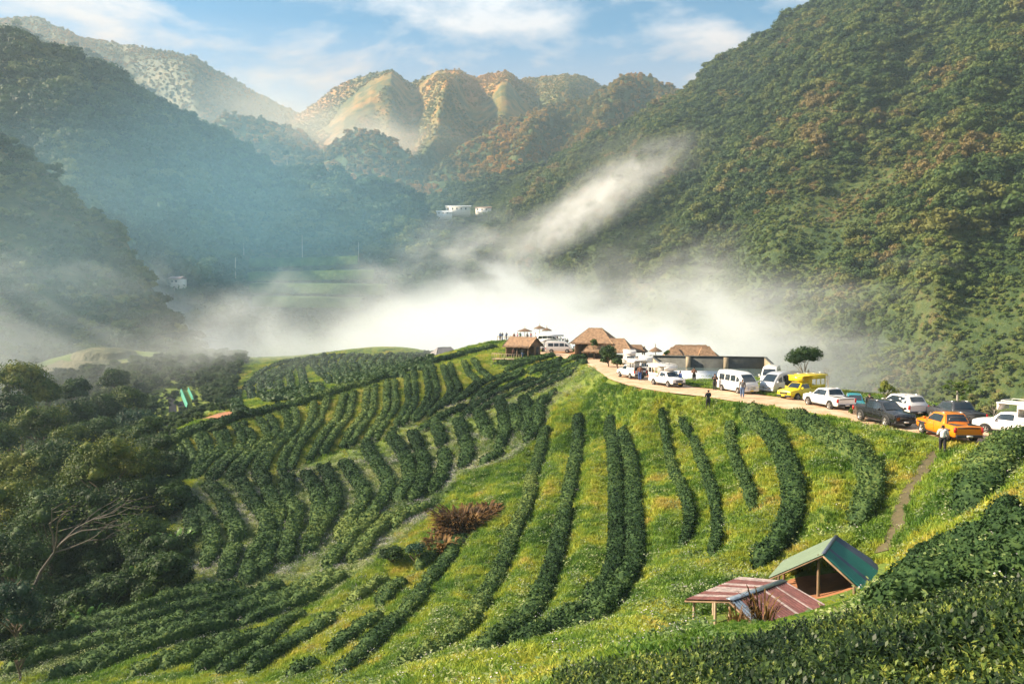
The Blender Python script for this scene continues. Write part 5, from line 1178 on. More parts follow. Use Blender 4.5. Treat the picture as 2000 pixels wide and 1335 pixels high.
# ------------------------------------------------------------------ water tank
def tank():
    A = np.array(roadpt(1272, 108)); B = np.array(roadpt(1496, 104)); z0 = ROADZ - 0.15; H = 1.75
    C = np.array(roadpt(1545, 84)); Dd = np.array(roadpt(1330, 87.5))
    r = empty('water_tank', (0, 0, 0), 0, 'large open concrete water tank with sloping side walls behind the parked vehicles', 'tank')
    def wall(p, q, h0, h1, t=.25, n=2):
        d = (q - p)[:2]; L = np.linalg.norm(d); d /= L; nx = np.array([-d[1], d[0]]) * t / 2; V = []
        for P, h in ((p, h0), (q, h1)):
            for s in (-1, 1):
                for z in (z0 - 1.0, z0 + h): V.append((P[0] + nx[0] * s, P[1] + nx[1] * s, z))
        return np.array(V), np.array([(0, 1, 5, 4), (2, 6, 7, 3), (1, 3, 7, 5), (0, 2, 3, 1), (4, 5, 7, 6)])
    part('back_wall', wall(A, B, H, H), 'concrete_shade', r); part('side_wall', wall(A, Dd, H, .35), 'concrete', r); part('side_wall', wall(B, C, H, .5), 'concrete', r)
    part('coping', [beam((A[0], A[1], z0 + H + .05), (B[0], B[1], z0 + H + .05), .42, .10), beam((A[0], A[1], z0 + H + .05), (Dd[0], Dd[1], z0 + .40), .36, .09), beam((B[0], B[1], z0 + H + .05), (C[0], C[1], z0 + .55), .36, .09)], 'concrete_shade', r)
    for t in (.33, .66): P = A * (1 - t) + B * t; part('buttress', box(P[0] - .28, P[0] + .28, P[1] - .55, P[1] - .14, z0 - .3, z0 + H - .04), 'concrete', r)
    E = A * .4 + Dd * .6
    part('buttress', wall(B * .45 + C * .55 + np.array([-2.6, -1.2, 0]), B * .3 + C * .7, .3, 1.0), 'concrete', r)
    W = np.array([(A[0], A[1], z0 + .22), (B[0], B[1], z0 + .22), (C[0], C[1], z0 + .22), (Dd[0], Dd[1], z0 + .22)])
    part('water', (W, np.array([[0, 1, 2, 3]])), P_('pond water', (.10, .14, .14), .15, spec=.6), r)
    a, b, c, d = roadpt(1316, 99), roadpt(1406, 98), roadpt(1408, 88.5), roadpt(1338, 88.5)
    V = np.array([a, b, c, d]); V[:, 2] = z0 + .42; V[2:, 2] = z0 + .34
    o = part('plastic_sheet', [(np.vstack([V, V - [0, 0, .08]]), np.array([(0, 1, 2, 3), (7, 6, 5, 4), (0, 4, 5, 1), (1, 5, 6, 2), (2, 6, 7, 3), (3, 7, 4, 0)]))], 'tarp', None); tag(o, 'white plastic sheet spread flat over the front of the water tank', 'sheet')
    part('front_wall', wall(Dd, np.array(roadpt(1420, 86.5)), .30, .30), 'concrete_shade', r)
    for q in np.linspace(0, 1, 6): P = A * (1 - q) + B * q; BARE.append((P[0], P[1] - 6, 7))
tank()
# ------------------------------------------------------------------ field sheds in the bowl
def corr(p00, p01, p10, p11, mats, widths, seed=0, amp=.035, pitch=.22):
    """corrugated sheet roof plane from ridge (p00-p01) to eave (p10-p11), as one slab per coloured sheet run"""
    p00, p01, p10, p11 = [np.array(p, float) for p in (p00, p01, p10, p11)]; L = np.linalg.norm(p01 - p00); n = int(L / pitch * 4); s = np.linspace(0, 1, n + 1)
    up = np.cross(p01 - p00, p10 - p00); up /= np.linalg.norm(up); up = up if up[2] > 0 else -up
    V = []
    for t in s:
        a = p00 * (1 - t) + p01 * t; b = p10 * (1 - t) + p11 * t; o = up * amp * math.sin(t * L / pitch * 2 * math.pi)
        for k in range(5): V.append(a * (1 - k / 4) + b * k / 4 + o)
    V = np.array(V); F = grid_faces(n + 1, 5); o = len(V); V = np.vstack([V, V - up * .02]); mi = []
    cum = np.cumsum(widths) / sum(widths)
    for i in range(n): mi += [int(np.searchsorted(cum, (i + .5) / n))] * 4
    F2 = np.vstack([F, F[:, ::-1] + o]); return V, F2, [mats[min(k, len(mats) - 1)] for k in mi] * 2
def corr_part(name, parent, args, palette, **kw):
    V, F, mi = corr(*args, **kw); o = mesh_np(name, V, F, None, parent)
    for m in palette: o.data.materials.append(M[m])
    o.data.polygons.foreach_set('material_index', np.array(mi, np.int32)); return o
M['tin_green'] = P_('green painted roofing', (.02, .17, .13), .45, .2, nz=.2, nscale=1.2); M['tin_dark'] = P_('dark blue grey roofing', (.07, .09, .13), .5, .3, nz=.25, nscale=1.2)
M['tin_sunlit'] = P_('green roofing paled as sunlit', (.19, .25, .17), .5, .2, nz=.15, nscale=1.5); M['tin_red'] = P_('rusty red roofing', (.13, .05, .045), .7, .1, nz=.5, nscale=2.0)  # the pale green holds the roof's sunlit side in its colour
M['tin_white'] = P_('whitish roofing', (.27, .22, .21), .75, .1, nz=.5, nscale=2.0); M['tin_steel'] = P_('bluish steel roofing', (.30, .36, .42), .35, .7, nz=.25, nscale=2.5)
def shed_green():
    # ridge and eaves located by sight line and distance
    r0 = at(1634, 1046, 38.0); r1 = at(1608, 1082, 33.8)
    eL0 = at(1530, 1094, 39.6); eL1 = at(1501, 1128, 35.2); eR0 = at(1735, 1114, 36.2); eR1 = at(1685, 1153, 32.0)
    c = (r0 + r1) / 2; g = float(ground(c[0], c[1])); r = empty('field_shed', (c[0], c[1], g), 0, 'open field shed with a steep green sheet metal roof in the grass bowl', 'shed', 'open sheds in the tea bowl')
    o = np.array([c[0], c[1], g]); q = lambda v: v - o
    corr_part('roof_slope', r, (q(r0), q(r1), q(eL0), q(eL1), [0, 0, 0, 1], [1, .8, 2.4, .12]), ['tin_sunlit', 'tin_green'])
    corr_part('roof_slope', r, (q(r0), q(r1), q(eR0), q(eR1), [1, 0, 0, 1, 0, 0], [.9, .9, .6, .35, .6, .5]), ['tin_green', 'tin_dark'])
    part('ridge_cap', beam(q(r0) + [0, 0, .03], q(r1) + [0, 0, .03], .16, .03), 'tin_dark', r)
    each('rafter', [beam(q(a) - [0, 0, .09], q(b) - [0, 0, .09], .07) for a, b in ((r1, eL1), (r1, eR1), (r0, eL0), (r0, eR0), ((r0 + r1) / 2, (eL0 + eL1) / 2), ((r0 + r1) / 2, (eR0 + eR1) / 2))], 'wood', r)
    for P in (r1 * .97 + eL1 * .03 + [0, .3, 0], r0 * .9 + r1 * .1, eL0 * .85 + r0 * .15, eL1 * .8 + r1 * .2, eR0 * .8 + r0 * .2, eR1 * .8 + r1 * .2, (eL0 + eL1) / 2 * .85 + c * .15):
        gz = float(ground(P[0], P[1])); a = np.array([P[0], P[1], gz - .2]) - o; b = P - o - [0, 0, .08]
        if b[2] > a[2] + .2: part('post', tube([a, b], [.075, .065], 7), 'wood', r)
    V, F = disc(c[0] - .7, c[1] - .1, 2.4, 2.4, 71); f = mesh_np('earth_floor', V, F, M['earth'], smooth=True); tag(f, kind='structure'); BARE.append((c[0] - .2, c[1] - .4, 2.9)); BARE.append((c[0] - 1.5, c[1] - 1.2, 1.5))
def disc(x, y, rx, ry, seed, lift=.05):
    n = 28; V = [(x, y, float(ground(x, y)) + lift + .05)]; rg = np.random.default_rng(seed); ph = rg.uniform(.85, 1.12, n); ph = (ph + np.roll(ph, 1)) / 2
    for k in range(1, 7):
        for i in range(n):
            a = i / n * 6.2832; X = x + rx * k / 6 * ph[i] * math.cos(a); Y = y + ry * k / 6 * ph[i] * math.sin(a); V.append((X, Y, float(ground(X, Y)) + lift - (0.12 if k == 6 else 0)))
    F4 = [(1 + (k - 1) * n + i, 1 + k * n + i, 1 + k * n + (i + 1) % n, 1 + (k - 1) * n + (i + 1) % n) for k in range(1, 6) for i in range(n)]
    return np.array(V), [np.array(F4), np.array([(0, 1 + i, 1 + (i + 1) % n) for i in range(n)])]
def shed_red():
    r0 = at(1532, 1134, 33.5); r1 = at(1425, 1172, 29.6); eL0 = at(1444, 1126, 36.0); eL1 = at(1338, 1170, 32.2); eR0 = at(1612, 1180, 30.5); eR1 = at(1490, 1234, 26.8)
    c = (r0 + r1) / 2; g = float(ground(c[0], c[1])); r = empty('field_shed', (c[0], c[1], g), 0, 'low field shed roofed in rusty red and whitish metal sheets, left of the green one', 'shed', 'open sheds in the tea bowl')
    o = np.array([c[0], c[1], g]); q = lambda v: v - o
    corr_part('roof_slope', r, (q(r0), q(r1), q(eL0), q(eL1), [1, 0, 1, 0, 1, 0, 1, 0], [.5, .5, .35, .4, .7, .5, .3, .5]), ['tin_red', 'tin_white'])
    corr_part('roof_slope', r, (q(r0), q(r1), q(eR0), q(eR1), [1, 0, 1, 0, 1, 0, 1, 0, 2, 1], [.08, .8, .07, .8, .08, .8, .07, .8, .5, .08]), ['tin_red', 'tin_white', 'tin_steel'])
    part('ridge_cap', beam(q(r0) + [0, 0, .04], q(r1) + [0, 0, .04], .30, .03), 'tin_steel', r)
    each('rafter', [beam(q(a) - [0, 0, .08], q(b) - [0, 0, .08], .06) for a, b in ((r1, eL1), (r1, eR1), (r0, eL0), (r0, eR0), (eL0, eL1))], 'wood', r)
    for P in (eL1 * .95 + r1 * .05 + [.35, .2, 0], eL1 * .3 + r1 * .7, r1 + [.1, .25, 0], r0, eL0 * .9 + r0 * .1, (eL0 + eL1) / 2):
        gz = float(ground(P[0], P[1])); a = np.array([P[0], P[1], gz - .2]) - o; b = P - o - [0, 0, .08]
        if b[2] > a[2] + .2: part('post', tube([a, b], [.065, .06], 7), 'wood_pale', r)
    BARE.append((c[0] - .3, c[1] + .6, 1.9)); BARE.append((c[0] + 1, c[1] - .4, 1.6)); BARE.append((c[0] - 1.2, c[1] - .2, 1.3))
shed_green(); shed_red()

# ------------------------------------------------------------------ far buildings
def far_house(px, py, D, w, d, h, rz, wallm, roofm, label, rh=1.2, name='farm_building'):
    p = at(px, py, D); r = empty(name, p, R(rz), label, 'building', 'buildings in the distant valley')
    part('wall', [box(-w / 2, w / 2, -d / 2, d / 2, -3, h)], wallm, r); part('roof', [(np.array([(-w * .54, -d * .6, h), (w * .54, -d * .6, h), (w * .54, 0, h + rh), (-w * .54, 0, h + rh), (w * .54, d * .6, h), (-w * .54, d * .6, h)]), np.array([(0, 1, 2, 3), (3, 2, 4, 5)])), box(-w * .54, w * .54, -d * .6, d * .6, h - .12, h - .01)], roofm, r)
    for i in range(max(2, int(w / 4))): part('window', box(-w / 2 + 1.2 + i * (w - 2) / max(2, int(w / 4)), -w / 2 + 2.4 + i * (w - 2) / max(2, int(w / 4)), -d / 2 - .03, -d / 2 + .02, h * .4, h * .75), 'glass', r)
far_house(895, 415, 640, 20, 9, 4.5, 3, 'wall_white', P_('bright metal roof', (.7, .73, .76), .4, .2), 'long white warehouse in the saddle between the mountains')
far_house(945, 415, 650, 13, 8, 3.5, -6, 'wall_white', P_('brown tin roof', (.30, .17, .12), .7), 'brown roofed farmhouse right of the white warehouse')
far_house(962, 402, 700, 11, 6, 3, 5, 'wall_white', 'tin_steel', 'pale house behind the brown roofed farmhouse')
far_house(868, 420, 620, 12, 5, 2.2, 2, 'tarp', 'tarp', 'low white greenhouse left of the warehouse')
far_house(347, 556, 360, 6, 5, 2.8, -10, 'wall_white', P_('pinkish roof', (.35, .25, .27), .8), 'lone small house at the foot of the left mountain', name='small_house')

# ------------------------------------------------------------------ trees
M['leaf_yellow'] = foliage_mat('yellow green leaves with sunlit tint', [(0.15, (0.03, 0.06, 0.01)), (0.5, (0.07, 0.115, 0.014)), (0.9, (0.20, 0.21, 0.028))], 0.2, 0.2, fine=1.0)  # yellow tones also paint sunlit highlights on the left crowns
M['leaf_dark'] = foliage_mat('deep green leaves', [(0.15, (0.012, 0.035, 0.008)), (0.5, (0.026, 0.06, 0.012)), (0.9, (0.06, 0.11, 0.02))], 0.2, 0.2, fine=1.0)
M['leaf_teal'] = foliage_mat('bluish creeper leaves', [(0.15, (0.012, 0.04, 0.022)), (0.9, (0.035, 0.09, 0.045))], 0.3, 0.2, fine=1.2)
M['leaf_brown'] = foliage_mat('dry brown fronds', [(0.15, (0.06, 0.032, 0.012)), (0.5, (0.15, 0.078, 0.025)), (0.9, (0.26, 0.16, 0.05))], 0.5, 0.2, fine=2.0)
M['leaf_fresh'] = foliage_mat('fresh broad leaves', [(0.15, (0.03, 0.09, 0.02)), (0.9, (0.12, 0.24, 0.04))], 0.4, 0.3, rough=.4, fine=2.0)
def limbs(rng, top, spread, n, base=(0, 0, 0), r0=.2, bark_r=.6):
    """tapered trunk and limbs reaching into the crown"""
    h = top; parts = [tube([(0, 0, -.3), (rng.normal(0, .1), rng.normal(0, .1), h * .3), (rng.normal(0, .2), rng.normal(0, .2), h * .6)], [r0 * 1.3, r0, r0 * .8], 8)]; ends = []
    for i in range(n):
        a = rng.uniform(0, 6.28); l = spread * rng.uniform(.5, 1.0); p0 = np.array([0, 0, h * rng.uniform(.35, .6)]); p2 = np.array([l * math.cos(a), l * math.sin(a), h * rng.uniform(.7, 1.0)]); p1 = (p0 + p2) / 2 + [0, 0, h * .05]
        parts.append(tube([p0, p1, p2], [r0 * .55, r0 * .35, r0 * .12], 6)); ends.append(p2)
    return parts, ends
def tree(name, px, py, rpx, D, mat, label, group=None, squash=.8, leaf=None, quads=4200, lobes=24, bark='bark', cat='tree', core=0.5):
    rng = np.random.default_rng(int(px * 7 + py)); c = at(px, py, D); rad = rpx / FPX * D; g = float(ground(c[0], c[1]))
    if g < -55 or D > 290: g = c[2] - rad * 2.2
    root = empty(name, (c[0], c[1], g), rng.uniform(0, 6), label, cat, group); h = max(c[2] - g, rad * .5)
    lw, ends = limbs(rng, h, rad * .8, 7, r0=max(.08, rad * .055)); part('trunk', lw, bark, root, True)
    leaf = leaf or max(.12, D * 3.6 / FPX)
    V, F = merge([(v * rad * np.array([1, 1, squash]) if False else v, f) for v, f in crown_geo(rng, 1.0, 1.0, lobes, quads, leaf / rad, core)])
    V = V * rad * np.array([1, 1, squash]); V[:, 2] += h - rad * squash * .25; part('crown', (V, F[0]) if len(F) == 1 else [(V, F[0]), (V, F[1])], mat, root)
    return root
GT = 'trees of the wooded valley on the left'
TL = [ # px, py, r, D, material, phrase
 (205, 892, 76, 84, 'leaf_yellow', 'tallest rounded tree with sunlit yellow crown at the wood edge beside the tea rows'),
 (278, 899, 49, 88, 'leaf_yellow', 'sunlit tree right against the lower end of the crest hedge'),
 (175, 925, 66, 88, 'leaf_yellow', 'yellow green tree left of the tallest rounded tree'),
 (115, 885, 55, 105, 'leaf_dark', 'dark tree with rounded crown behind the yellow green tree'),
 (48, 922, 76, 95, 'leaf_yellow', 'broad tree with yellowish top near the left edge'),
 (-4, 989, 86, 78, 'leaf_yellow', 'golden green tree cut by the left edge, halfway down the wood'),
 (97, 998, 80, 76, 'leaf_dark', 'deep green tree between the golden edge tree and the dark hollow'),
 (187, 998, 80, 77, 'leaf_dark', 'deep green tree below the tallest rounded tree'),
 (247, 971, 61, 80, 'leaf_dark', 'dark tree filling the corner under the sunlit tree'),
 (275, 1040, 54, 74, 'leaf_dark', 'dark tree at the wood edge above the banana plants'),
 (26, 1084, 86, 70, 'leaf_dark', 'shadowy tree behind the bare branched tree'),
 (137, 1103, 83, 78, 'leaf_dark', 'black green tree behind the bare branches'),
 (214, 1080, 58, 76, 'leaf_dark', 'shadowy tree right of the bare branches'),
 (40, 733, 53, 150, 'leaf_yellow', 'large light green tree in front of the dry knoll, at the left edge'),
 (82, 763, 38, 150, 'leaf_yellow', 'light tree just below the dry knoll'),
 (16, 795, 50, 135, 'leaf_dark', 'tree at the left edge below the large light green one'),
 (80, 820, 53, 125, 'leaf_yellow', 'olive tree in the middle of the left wood'),
 (146, 804, 41, 140, 'leaf_dark', 'dark tree in the misty hollow below the knoll'),
 (202, 793, 36, 150, 'leaf_dark', 'small dark tree left of the misty gully'),
 (252, 773, 36, 160, 'leaf_yellow', 'misty olive tree above the creeper covered mound'),
 (223, 737, 29, 190, 'leaf_dark', 'dark tree on the right flank of the dry knoll'),
 (148, 757, 29, 175, 'leaf_dark', 'flat dark tree at the front foot of the dry knoll'),
 (186, 839, 43, 115, 'leaf_dark', 'creeper hung tree above the yellow green tree'),
 (266, 826, 41, 120, 'leaf_teal', 'creeper covered tree above the sunlit tree'),
 (298, 751, 18, 195, 'leaf_dark', 'faint tree in the mist left of the gully'),
 (337, 742, 19, 205, 'leaf_dark', 'faint wide tree in the mist above the green nets'),
 (398, 741, 18, 205, 'leaf_dark', 'faint tree in the mist right above the green nets'),
 (429, 785, 12, 172, 'leaf_dark', 'small tree above the red earth clearing'),
 (393, 806, 14, 168, 'leaf_dark', 'round tree left of the red earth clearing'),
 (359, 827, 12, 160, 'leaf_yellow', 'low tree between the black strips and the crest hedge'),
 (449, 767, 11, 182, 'leaf_dark', 'small dark tree at the left end of the distant tea field'),
 (-35, 855, 54, 110, 'leaf_dark', 'tree mostly cut off by the left edge, upper wood'),
 (-4, 854, 43, 112, 'leaf_yellow', 'yellow green tree cut by the left edge, upper wood'),
 (136, 854, 41, 110, 'leaf_yellow', 'olive tree left of the creeper hung tree')]
for t_ in TL: tree('broadleaf_tree', *t_[:4], t_[4], t_[5], GT, squash=.95, quads=6500, lobes=30)
tree('creeper_mound', 30, 1180, 62, 58, 'leaf_teal', 'bluish green creepers draped over a tree at the lower left edge', None, squash=1.15, cat='tree', lobes=20, quads=4200)
tree('leafy_shrub', 35, 1262, 38, 50, 'leaf_dark', 'glossy leafy shrub in the lower left corner', 'shrubs on the slopes', squash=.7, cat='shrub')
tree('leafy_shrub', 1189, 692, 20, 108, 'leaf_dark', 'dark conical bush at the road bend before the thatched hall', 'shrubs on the slopes', squash=1.35, cat='shrub', quads=1800)
tree('leafy_shrub', 1160, 668, 7, 124, 'leaf_yellow', 'small yellow green bush in front of the thatched hall roof', 'shrubs on the slopes', squash=1.3, cat='shrub', quads=500)
tree('leafy_shrub', 1206, 705, 12, 103, 'leaf_dark', 'low dark bush beside the covered truck furthest up the road', 'shrubs on the slopes', cat='shrub', quads=800)
tree('leafy_shrub', 765, 1078, 32, 62, 'leaf_dark', 'tangled dark shrub below the brown fern bush', 'shrubs on the slopes', squash=.55, cat='shrub', quads=2200)
tree('leafy_shrub', 812, 1068, 24, 61, 'leaf_teal', 'bluish shrub right of the tangled dark shrub', 'shrubs on the slopes', squash=.6, cat='shrub', quads=1200)
tree('round_tree', 1572, 692, 38, 76, 'leaf_dark', 'round dark tree on pale stems behind the yellow truck', None, squash=.8, quads=3600, bark='bark_pale', core=.5, leaf=.17)
for px, py, r_, D, m_, lab in [(1733, 758, 20, 66, 'leaf_yellow', 'spindly yellow green sapling behind the white sport utility vehicle'), (1815, 800, 9, 60, 'leaf_yellow', 'tiny green shrub between the white and grey vehicles'),
    (1668, 800, 10, 60, 'leaf_yellow', 'small sapling on the verge at the tail of the white pickup'), (1302, 688, 7, 110, 'leaf_yellow', 'small yellow bush at the left end of the lodge roof')]:
    tree('sapling', px, py, r_, D, m_, lab, 'saplings along the road', squash=1.25, quads=520, lobes=8, core=0, leaf=.18, cat='sapling')
def bare_tree(name, px, py, D, h, label, spread=.5, seed=1, n=9, mat='bark_pale', lean=(0, 0), leaves=None, group=None, rk=.022, depth=3):
    rng = np.random.default_rng(seed); p = at(px, py, D); r = empty(name, p, 0, label, 'tree', group); parts = []; tips = []
    def grow(a, d, l, rad, lv):
        d = d / np.linalg.norm(d); b = a + d * l; m = (a + b) / 2 + rng.normal(0, l * .05, 3); parts.append(tube([a, m, b], [rad, rad * .8, rad * .55], 5 if lv else 7))
        if lv >= depth: tips.append(b); return
        for i in range(2 if lv else n // 2):
            nd = d + rng.normal(0, spread, 3) + np.array([lean[0], lean[1], .12]); grow(b if i % 2 == 0 else m * .3 + b * .7, nd, l * rng.uniform(.55, .8), rad * .52, lv + 1)
        tips.append(b)
    grow(np.zeros(3) - [0, 0, .3], np.array([lean[0], lean[1], 1.0]), h * .38, h * rk, 0); part('trunk', parts, mat, r, True)
    if leaves:
        C = np.repeat(np.array(tips), 4, 0) + rng.normal(0, h * .04, (len(tips) * 4, 3)); part('leaves', leaf_quads(C, np.tile([0, 0, 1.0], (len(C), 1)), h * .02, rng, .8), leaves, r)
    return r
g_ = lambda px, D: project(ray(px, 600)[0] * D, D, float(ground(ray(px, 600)[0] * D, D)))[1]
bare_tree('bare_tree', 62, 1150, 60, 12, 'leafless grey tree with long branches fanning right over the dark hollow', .4, 5, 14, mat='bark_dark', rk=.014, depth=4, lean=(.6, 0), leaves='leaf_yellow')
bare_tree('bare_tree', 1618, g_(1618, 74), 74, 3.3, 'thin leafless tree right of the round dark tree', .45, 6, leaves='leaf_brown', group='thin trees along the road')
bare_tree('bare_tree', 1798, g_(1798, 62), 62, 2.6, 'thin leafless tree right of the white sport utility vehicle', .45, 7, leaves='leaf_yellow', group='thin trees along the road')
bare_tree('bare_tree', 1942, g_(1942, 56), 56, 2.6, 'thin twiggy tree left of the cut off white truck', .5, 8, leaves='leaf_brown', group='thin trees along the road')
bare_tree('bare_tree', 1568, g_(1568, 75), 75, 2.2, 'thin twiggy sapling at the foot of the round dark tree', .5, 9, leaves='leaf_yellow', group='thin trees along the road')
def papaya():
    D = 58.0; top = at(1870, 762, D); g = float(ground(top[0], D)); r = empty('papaya_tree', (top[0], D, g), 0, 'papaya tree with a tuft of drooping lobed leaves above the grey pickup', 'tree')
    h = top[2] - g; part('trunk', tube([(0, 0, -.2), (.04, 0, h * .5), (0, 0, h)], [.12, .09, .06], 8), 'bark_pale', r); rng = np.random.default_rng(4); P = []; S = []
    for i in range(26):
        a = rng.uniform(0, 6.28); e = rng.uniform(-.5, 1.1); l = rng.uniform(.6, 1.0); q = np.array([l * math.cos(a) * math.cos(e), l * math.sin(a) * math.cos(e), h + l * math.sin(e)]); S.append(tube([(0, 0, h - .05), q], [.015, .01], 4))
        for k in range(7):
            b = a + (k - 3) * .42; l2 = rng.uniform(.32, .46); t = q + np.array([l2 * math.cos(b), l2 * math.sin(b), -.12 - .05 * abs(k - 3)]); s = np.array([-math.sin(b), math.cos(b), 0]) * .085; P.append((np.array([q, (q + t) / 2 + s, t, (q + t) / 2 - s]), np.array([[0, 1, 2, 3]])))
    part('leaf_stalks', S, 'leaf_yellow', r); part('leaves', P, 'leaf_yellow', r)
papaya()
# brown fern bush: arching dry fronds
def fronds(name, px, py, D, rad, n, mat, label, seed, cat, hgt=1.0, wid=.16, group=None, sx=1.0):
    rng = np.random.default_rng(seed); p = at(px, py, D); x, y = p[0], p[1]; z = float(ground(x, y)); r = empty(name, (x, y, z), 0, label, cat, group); P = []
    for i in range(n):
        a = rng.uniform(0, 6.28); q = rad * .55 * math.sqrt(rng.random()); b = np.array([q * math.cos(a) * sx, q * math.sin(a), 0]); a2 = a + rng.normal(0, .6); l = rad * rng.uniform(.5, .9); H = hgt * rng.uniform(.5, 1.15)
        K = 6; pts = [b + np.array([l * t * math.cos(a2) * sx, l * t * math.sin(a2), H * math.sin(min(t * 1.9, 2.4)) * 1.0]) for t in np.linspace(0, 1, K)]; s = np.array([-math.sin(a2), math.cos(a2), 0])
        V = []
        for k, c in enumerate(pts): w = wid * math.sin(math.pi * (.12 + .86 * k / (K - 1))); V += [c - s * w + [0, 0, -.3 * w], c, c + s * w + [0, 0, -.3 * w]]
        F = [(3 * k + j, 3 * k + j + 1, 3 * k + j + 4, 3 * k + j + 3) for k in range(K - 1) for j in (0, 1)]; P.append((np.array(V), np.array(F)))
    part('fronds', P, mat, r); BARE.append((x, y, rad * .5)); return r
fb = fronds('fern_bush', 905, 1000, 66, 2.0, 520, 'leaf_brown', 'large withered brown fern bush in the middle of the slope', 31, 'bush', 2.0, .085, sx=1.35)
V, F = merge(crown_geo(np.random.default_rng(8), 1, 1, 26, 5200, .085, .6)); V = V * [3.0, 2.2, 1.5] + [0, 0, .5]; part('foliage', [(V, f) for f in F], 'leaf_brown', fb)
fronds('fern_bush', 862, 1030, 63, 1.5, 150, 'leaf_brown', 'small withered brown fern left below the large brown bush', 32, 'bush', 1.1, .11)
fronds('fern_bush', 955, 962, 68, 1.4, 110, 'leaf_brown', 'small withered brown fern right above the large brown bush', 36, 'bush', 1.2, .11)
fronds('dry_shrub', 1490, 1205, 27.5, .8, 60, 'leaf_brown', 'dry brown shrub growing in front of the rusty red shed roof', 33, 'bush', 1.1, .03)
fronds('dry_shrub', 1440, 1222, 27, .5, 40, 'leaf_brown', 'dry grass clump at the left corner of the rusty red shed', 34, 'bush', .7, .025)
for i, (px, py, D, w) in enumerate([(205, 1190, 64, 'lowest'), (240, 1165, 67, 'second lowest'), (270, 1150, 68, 'middle'), (300, 1130, 70, 'second highest'), (325, 1105, 72, 'highest'), (345, 1085, 73, 'topmost outlying'), (170, 1205, 62, 'leftmost')]):
    fronds('banana_plant', px, py, D, 1.5, 14, 'leaf_fresh', 'broad leaved banana plant at the dark wood edge, %s of the clump' % w, 40 + i, 'plant', 1.7, .26, 'banana plants below the wood')
# pale trunked trees standing out of the left mountain's forest
for i, (px, py, r_, D) in enumerate([(428, 405, 16, 470), (475, 460, 14, 450), (590, 455, 15, 470), (418, 520, 15, 400), (460, 500, 13, 400), (592, 335, 10, 600), (350, 470, 12, 430), (560, 300, 9, 640), (700, 470, 12, 500), (640, 440, 12, 520)]):
    p = at(px, py, D); rng = np.random.default_rng(i); rad = r_ / FPX * D; r = empty('tall_tree', p - np.array([0, 0, rad * 3.4]), i, 'tall tree with a bare pale trunk on the left mountain, %s from the top' % ORD[[2, 4, 3, 9, 8, 1, 6, 0, 7, 5][i]], 'tree', 'pale trunked trees of the left mountain')
    part('trunk', tube([(0, 0, -4), (.3, 0, rad * 1.5), (0, 0, rad * 3.2)], [.3, .26, .18], 6), 'bark_pale', r); V, F = merge(crown_geo(rng, 1, 1, 8, 420, .24, .5)); V = V * rad * [1, 1, .8]; V[:, 2] += rad * 3.4
    part('crown', [(V, f) for f in F], 'forest_dark', r)
for i, (px, py, D, h, t) in enumerate([(1752, 235, 470, 12, 'white leafless tree in the dark forest high on the right mountain'), (1694, 300, 455, 13, 'pale slender tree left below the white leafless tree'), (1600, 205, 510, 11, 'pale leafless tree under the upper ridge of the right mountain'), (1880, 120, 470, 12, 'pale leafless tree near the top right corner')]):
    bare_tree('dead_tree', px, py, D, h, t, .45, 60 + i, 9, group='leafless trees on the right mountain')

# ------------------------------------------------------------------ left valley: knoll, nets, black strips, clearings, far tracks
def strip(name, pts, w, mat, lift=.08, kind='structure', label=None, cat=None, dmax=300):
    P = smooth_path(np.array([hit(*p, dmax=dmax)[:2] for p in pts]), 1.0); T = np.gradient(P, axis=0); T /= np.linalg.norm(T, axis=1, keepdims=True) + 1e-9; Nn = np.stack([-T[:, 1], T[:, 0]], 1)
    c = np.linspace(-1, 1, 5) * w / 2; X = P[:, None, 0] + Nn[:, None, 0] * c; Y = P[:, None, 1] + Nn[:, None, 1] * c; Z = ground(X, Y) + lift
    o = mesh_np(name, np.stack([X, Y, Z], -1).reshape(-1, 3), grid_faces(len(P), 5), M[mat] if isinstance(mat, str) else mat, smooth=True); tag(o, label, cat, kind=kind); return o
M['dry'] = foliage_mat('dry pale grass', [(0.2, (0.06, 0.07, 0.03)), (0.5, (0.12, 0.12, 0.055)), (0.8, (0.20, 0.175, 0.09))], 0.05, 0, trans=0, fine=.5)
def knoll():
    c = at(205, 705, 228); n, k = 60, 26; V = []; rg = np.random.default_rng(3)
    for i in range(k):
        f = i / (k - 1)
        for j in range(n):
            a = j / n * 6.2832; rx, ry = 24 * f, 20 * f; z = 7.0 * (1 - f ** 1.6) - 3.0; z = z - .9 * math.exp(-((f - .42) / .05) ** 2) + 1.1 * (f < .38) * 1.0
            V.append((c[0] + rx * math.cos(a), c[1] + ry * math.sin(a), c[2] - 0.9 + z))
    V = np.array(V); V[:, 2] += (fbm(V[:, 0] / 4, V[:, 1] / 4, 3, 5) - .5) * .8
    F = [(i * n + j, (i + 1) * n + j, (i + 1) * n + (j + 1) % n, i * n + (j + 1) % n) for i in range(k - 1) for j in range(n)]
    tag(mesh_np('dry_knoll', V, np.array(F), M['dry'], smooth=True), kind='structure')
knoll()
GREEN = P_('green shade net', (.02, .26, .17), .7, nz=.15)
def net(pts_l, label):
    (a, b, c, d) = [hit(*p) + np.array([0, 0, .1]) for p in pts_l]; up = np.array([0, 0, .8]); o_ = (a + b + c + d) / 4; V = []
    for k in range(9):
        t = k / 8; s = math.sin(t * math.pi)
        for q in np.linspace(0, 1, 12): V.append((a * (1 - q) + b * q) * (1 - t) + (d * (1 - q) + c * q) * t + up * s - o_)
    o = mesh_np('net_tunnel', np.array(V), grid_faces(9, 12), GREEN, smooth=True); o.location = o_; tag(o, label, 'net tunnel', 'green net tunnels in the valley')
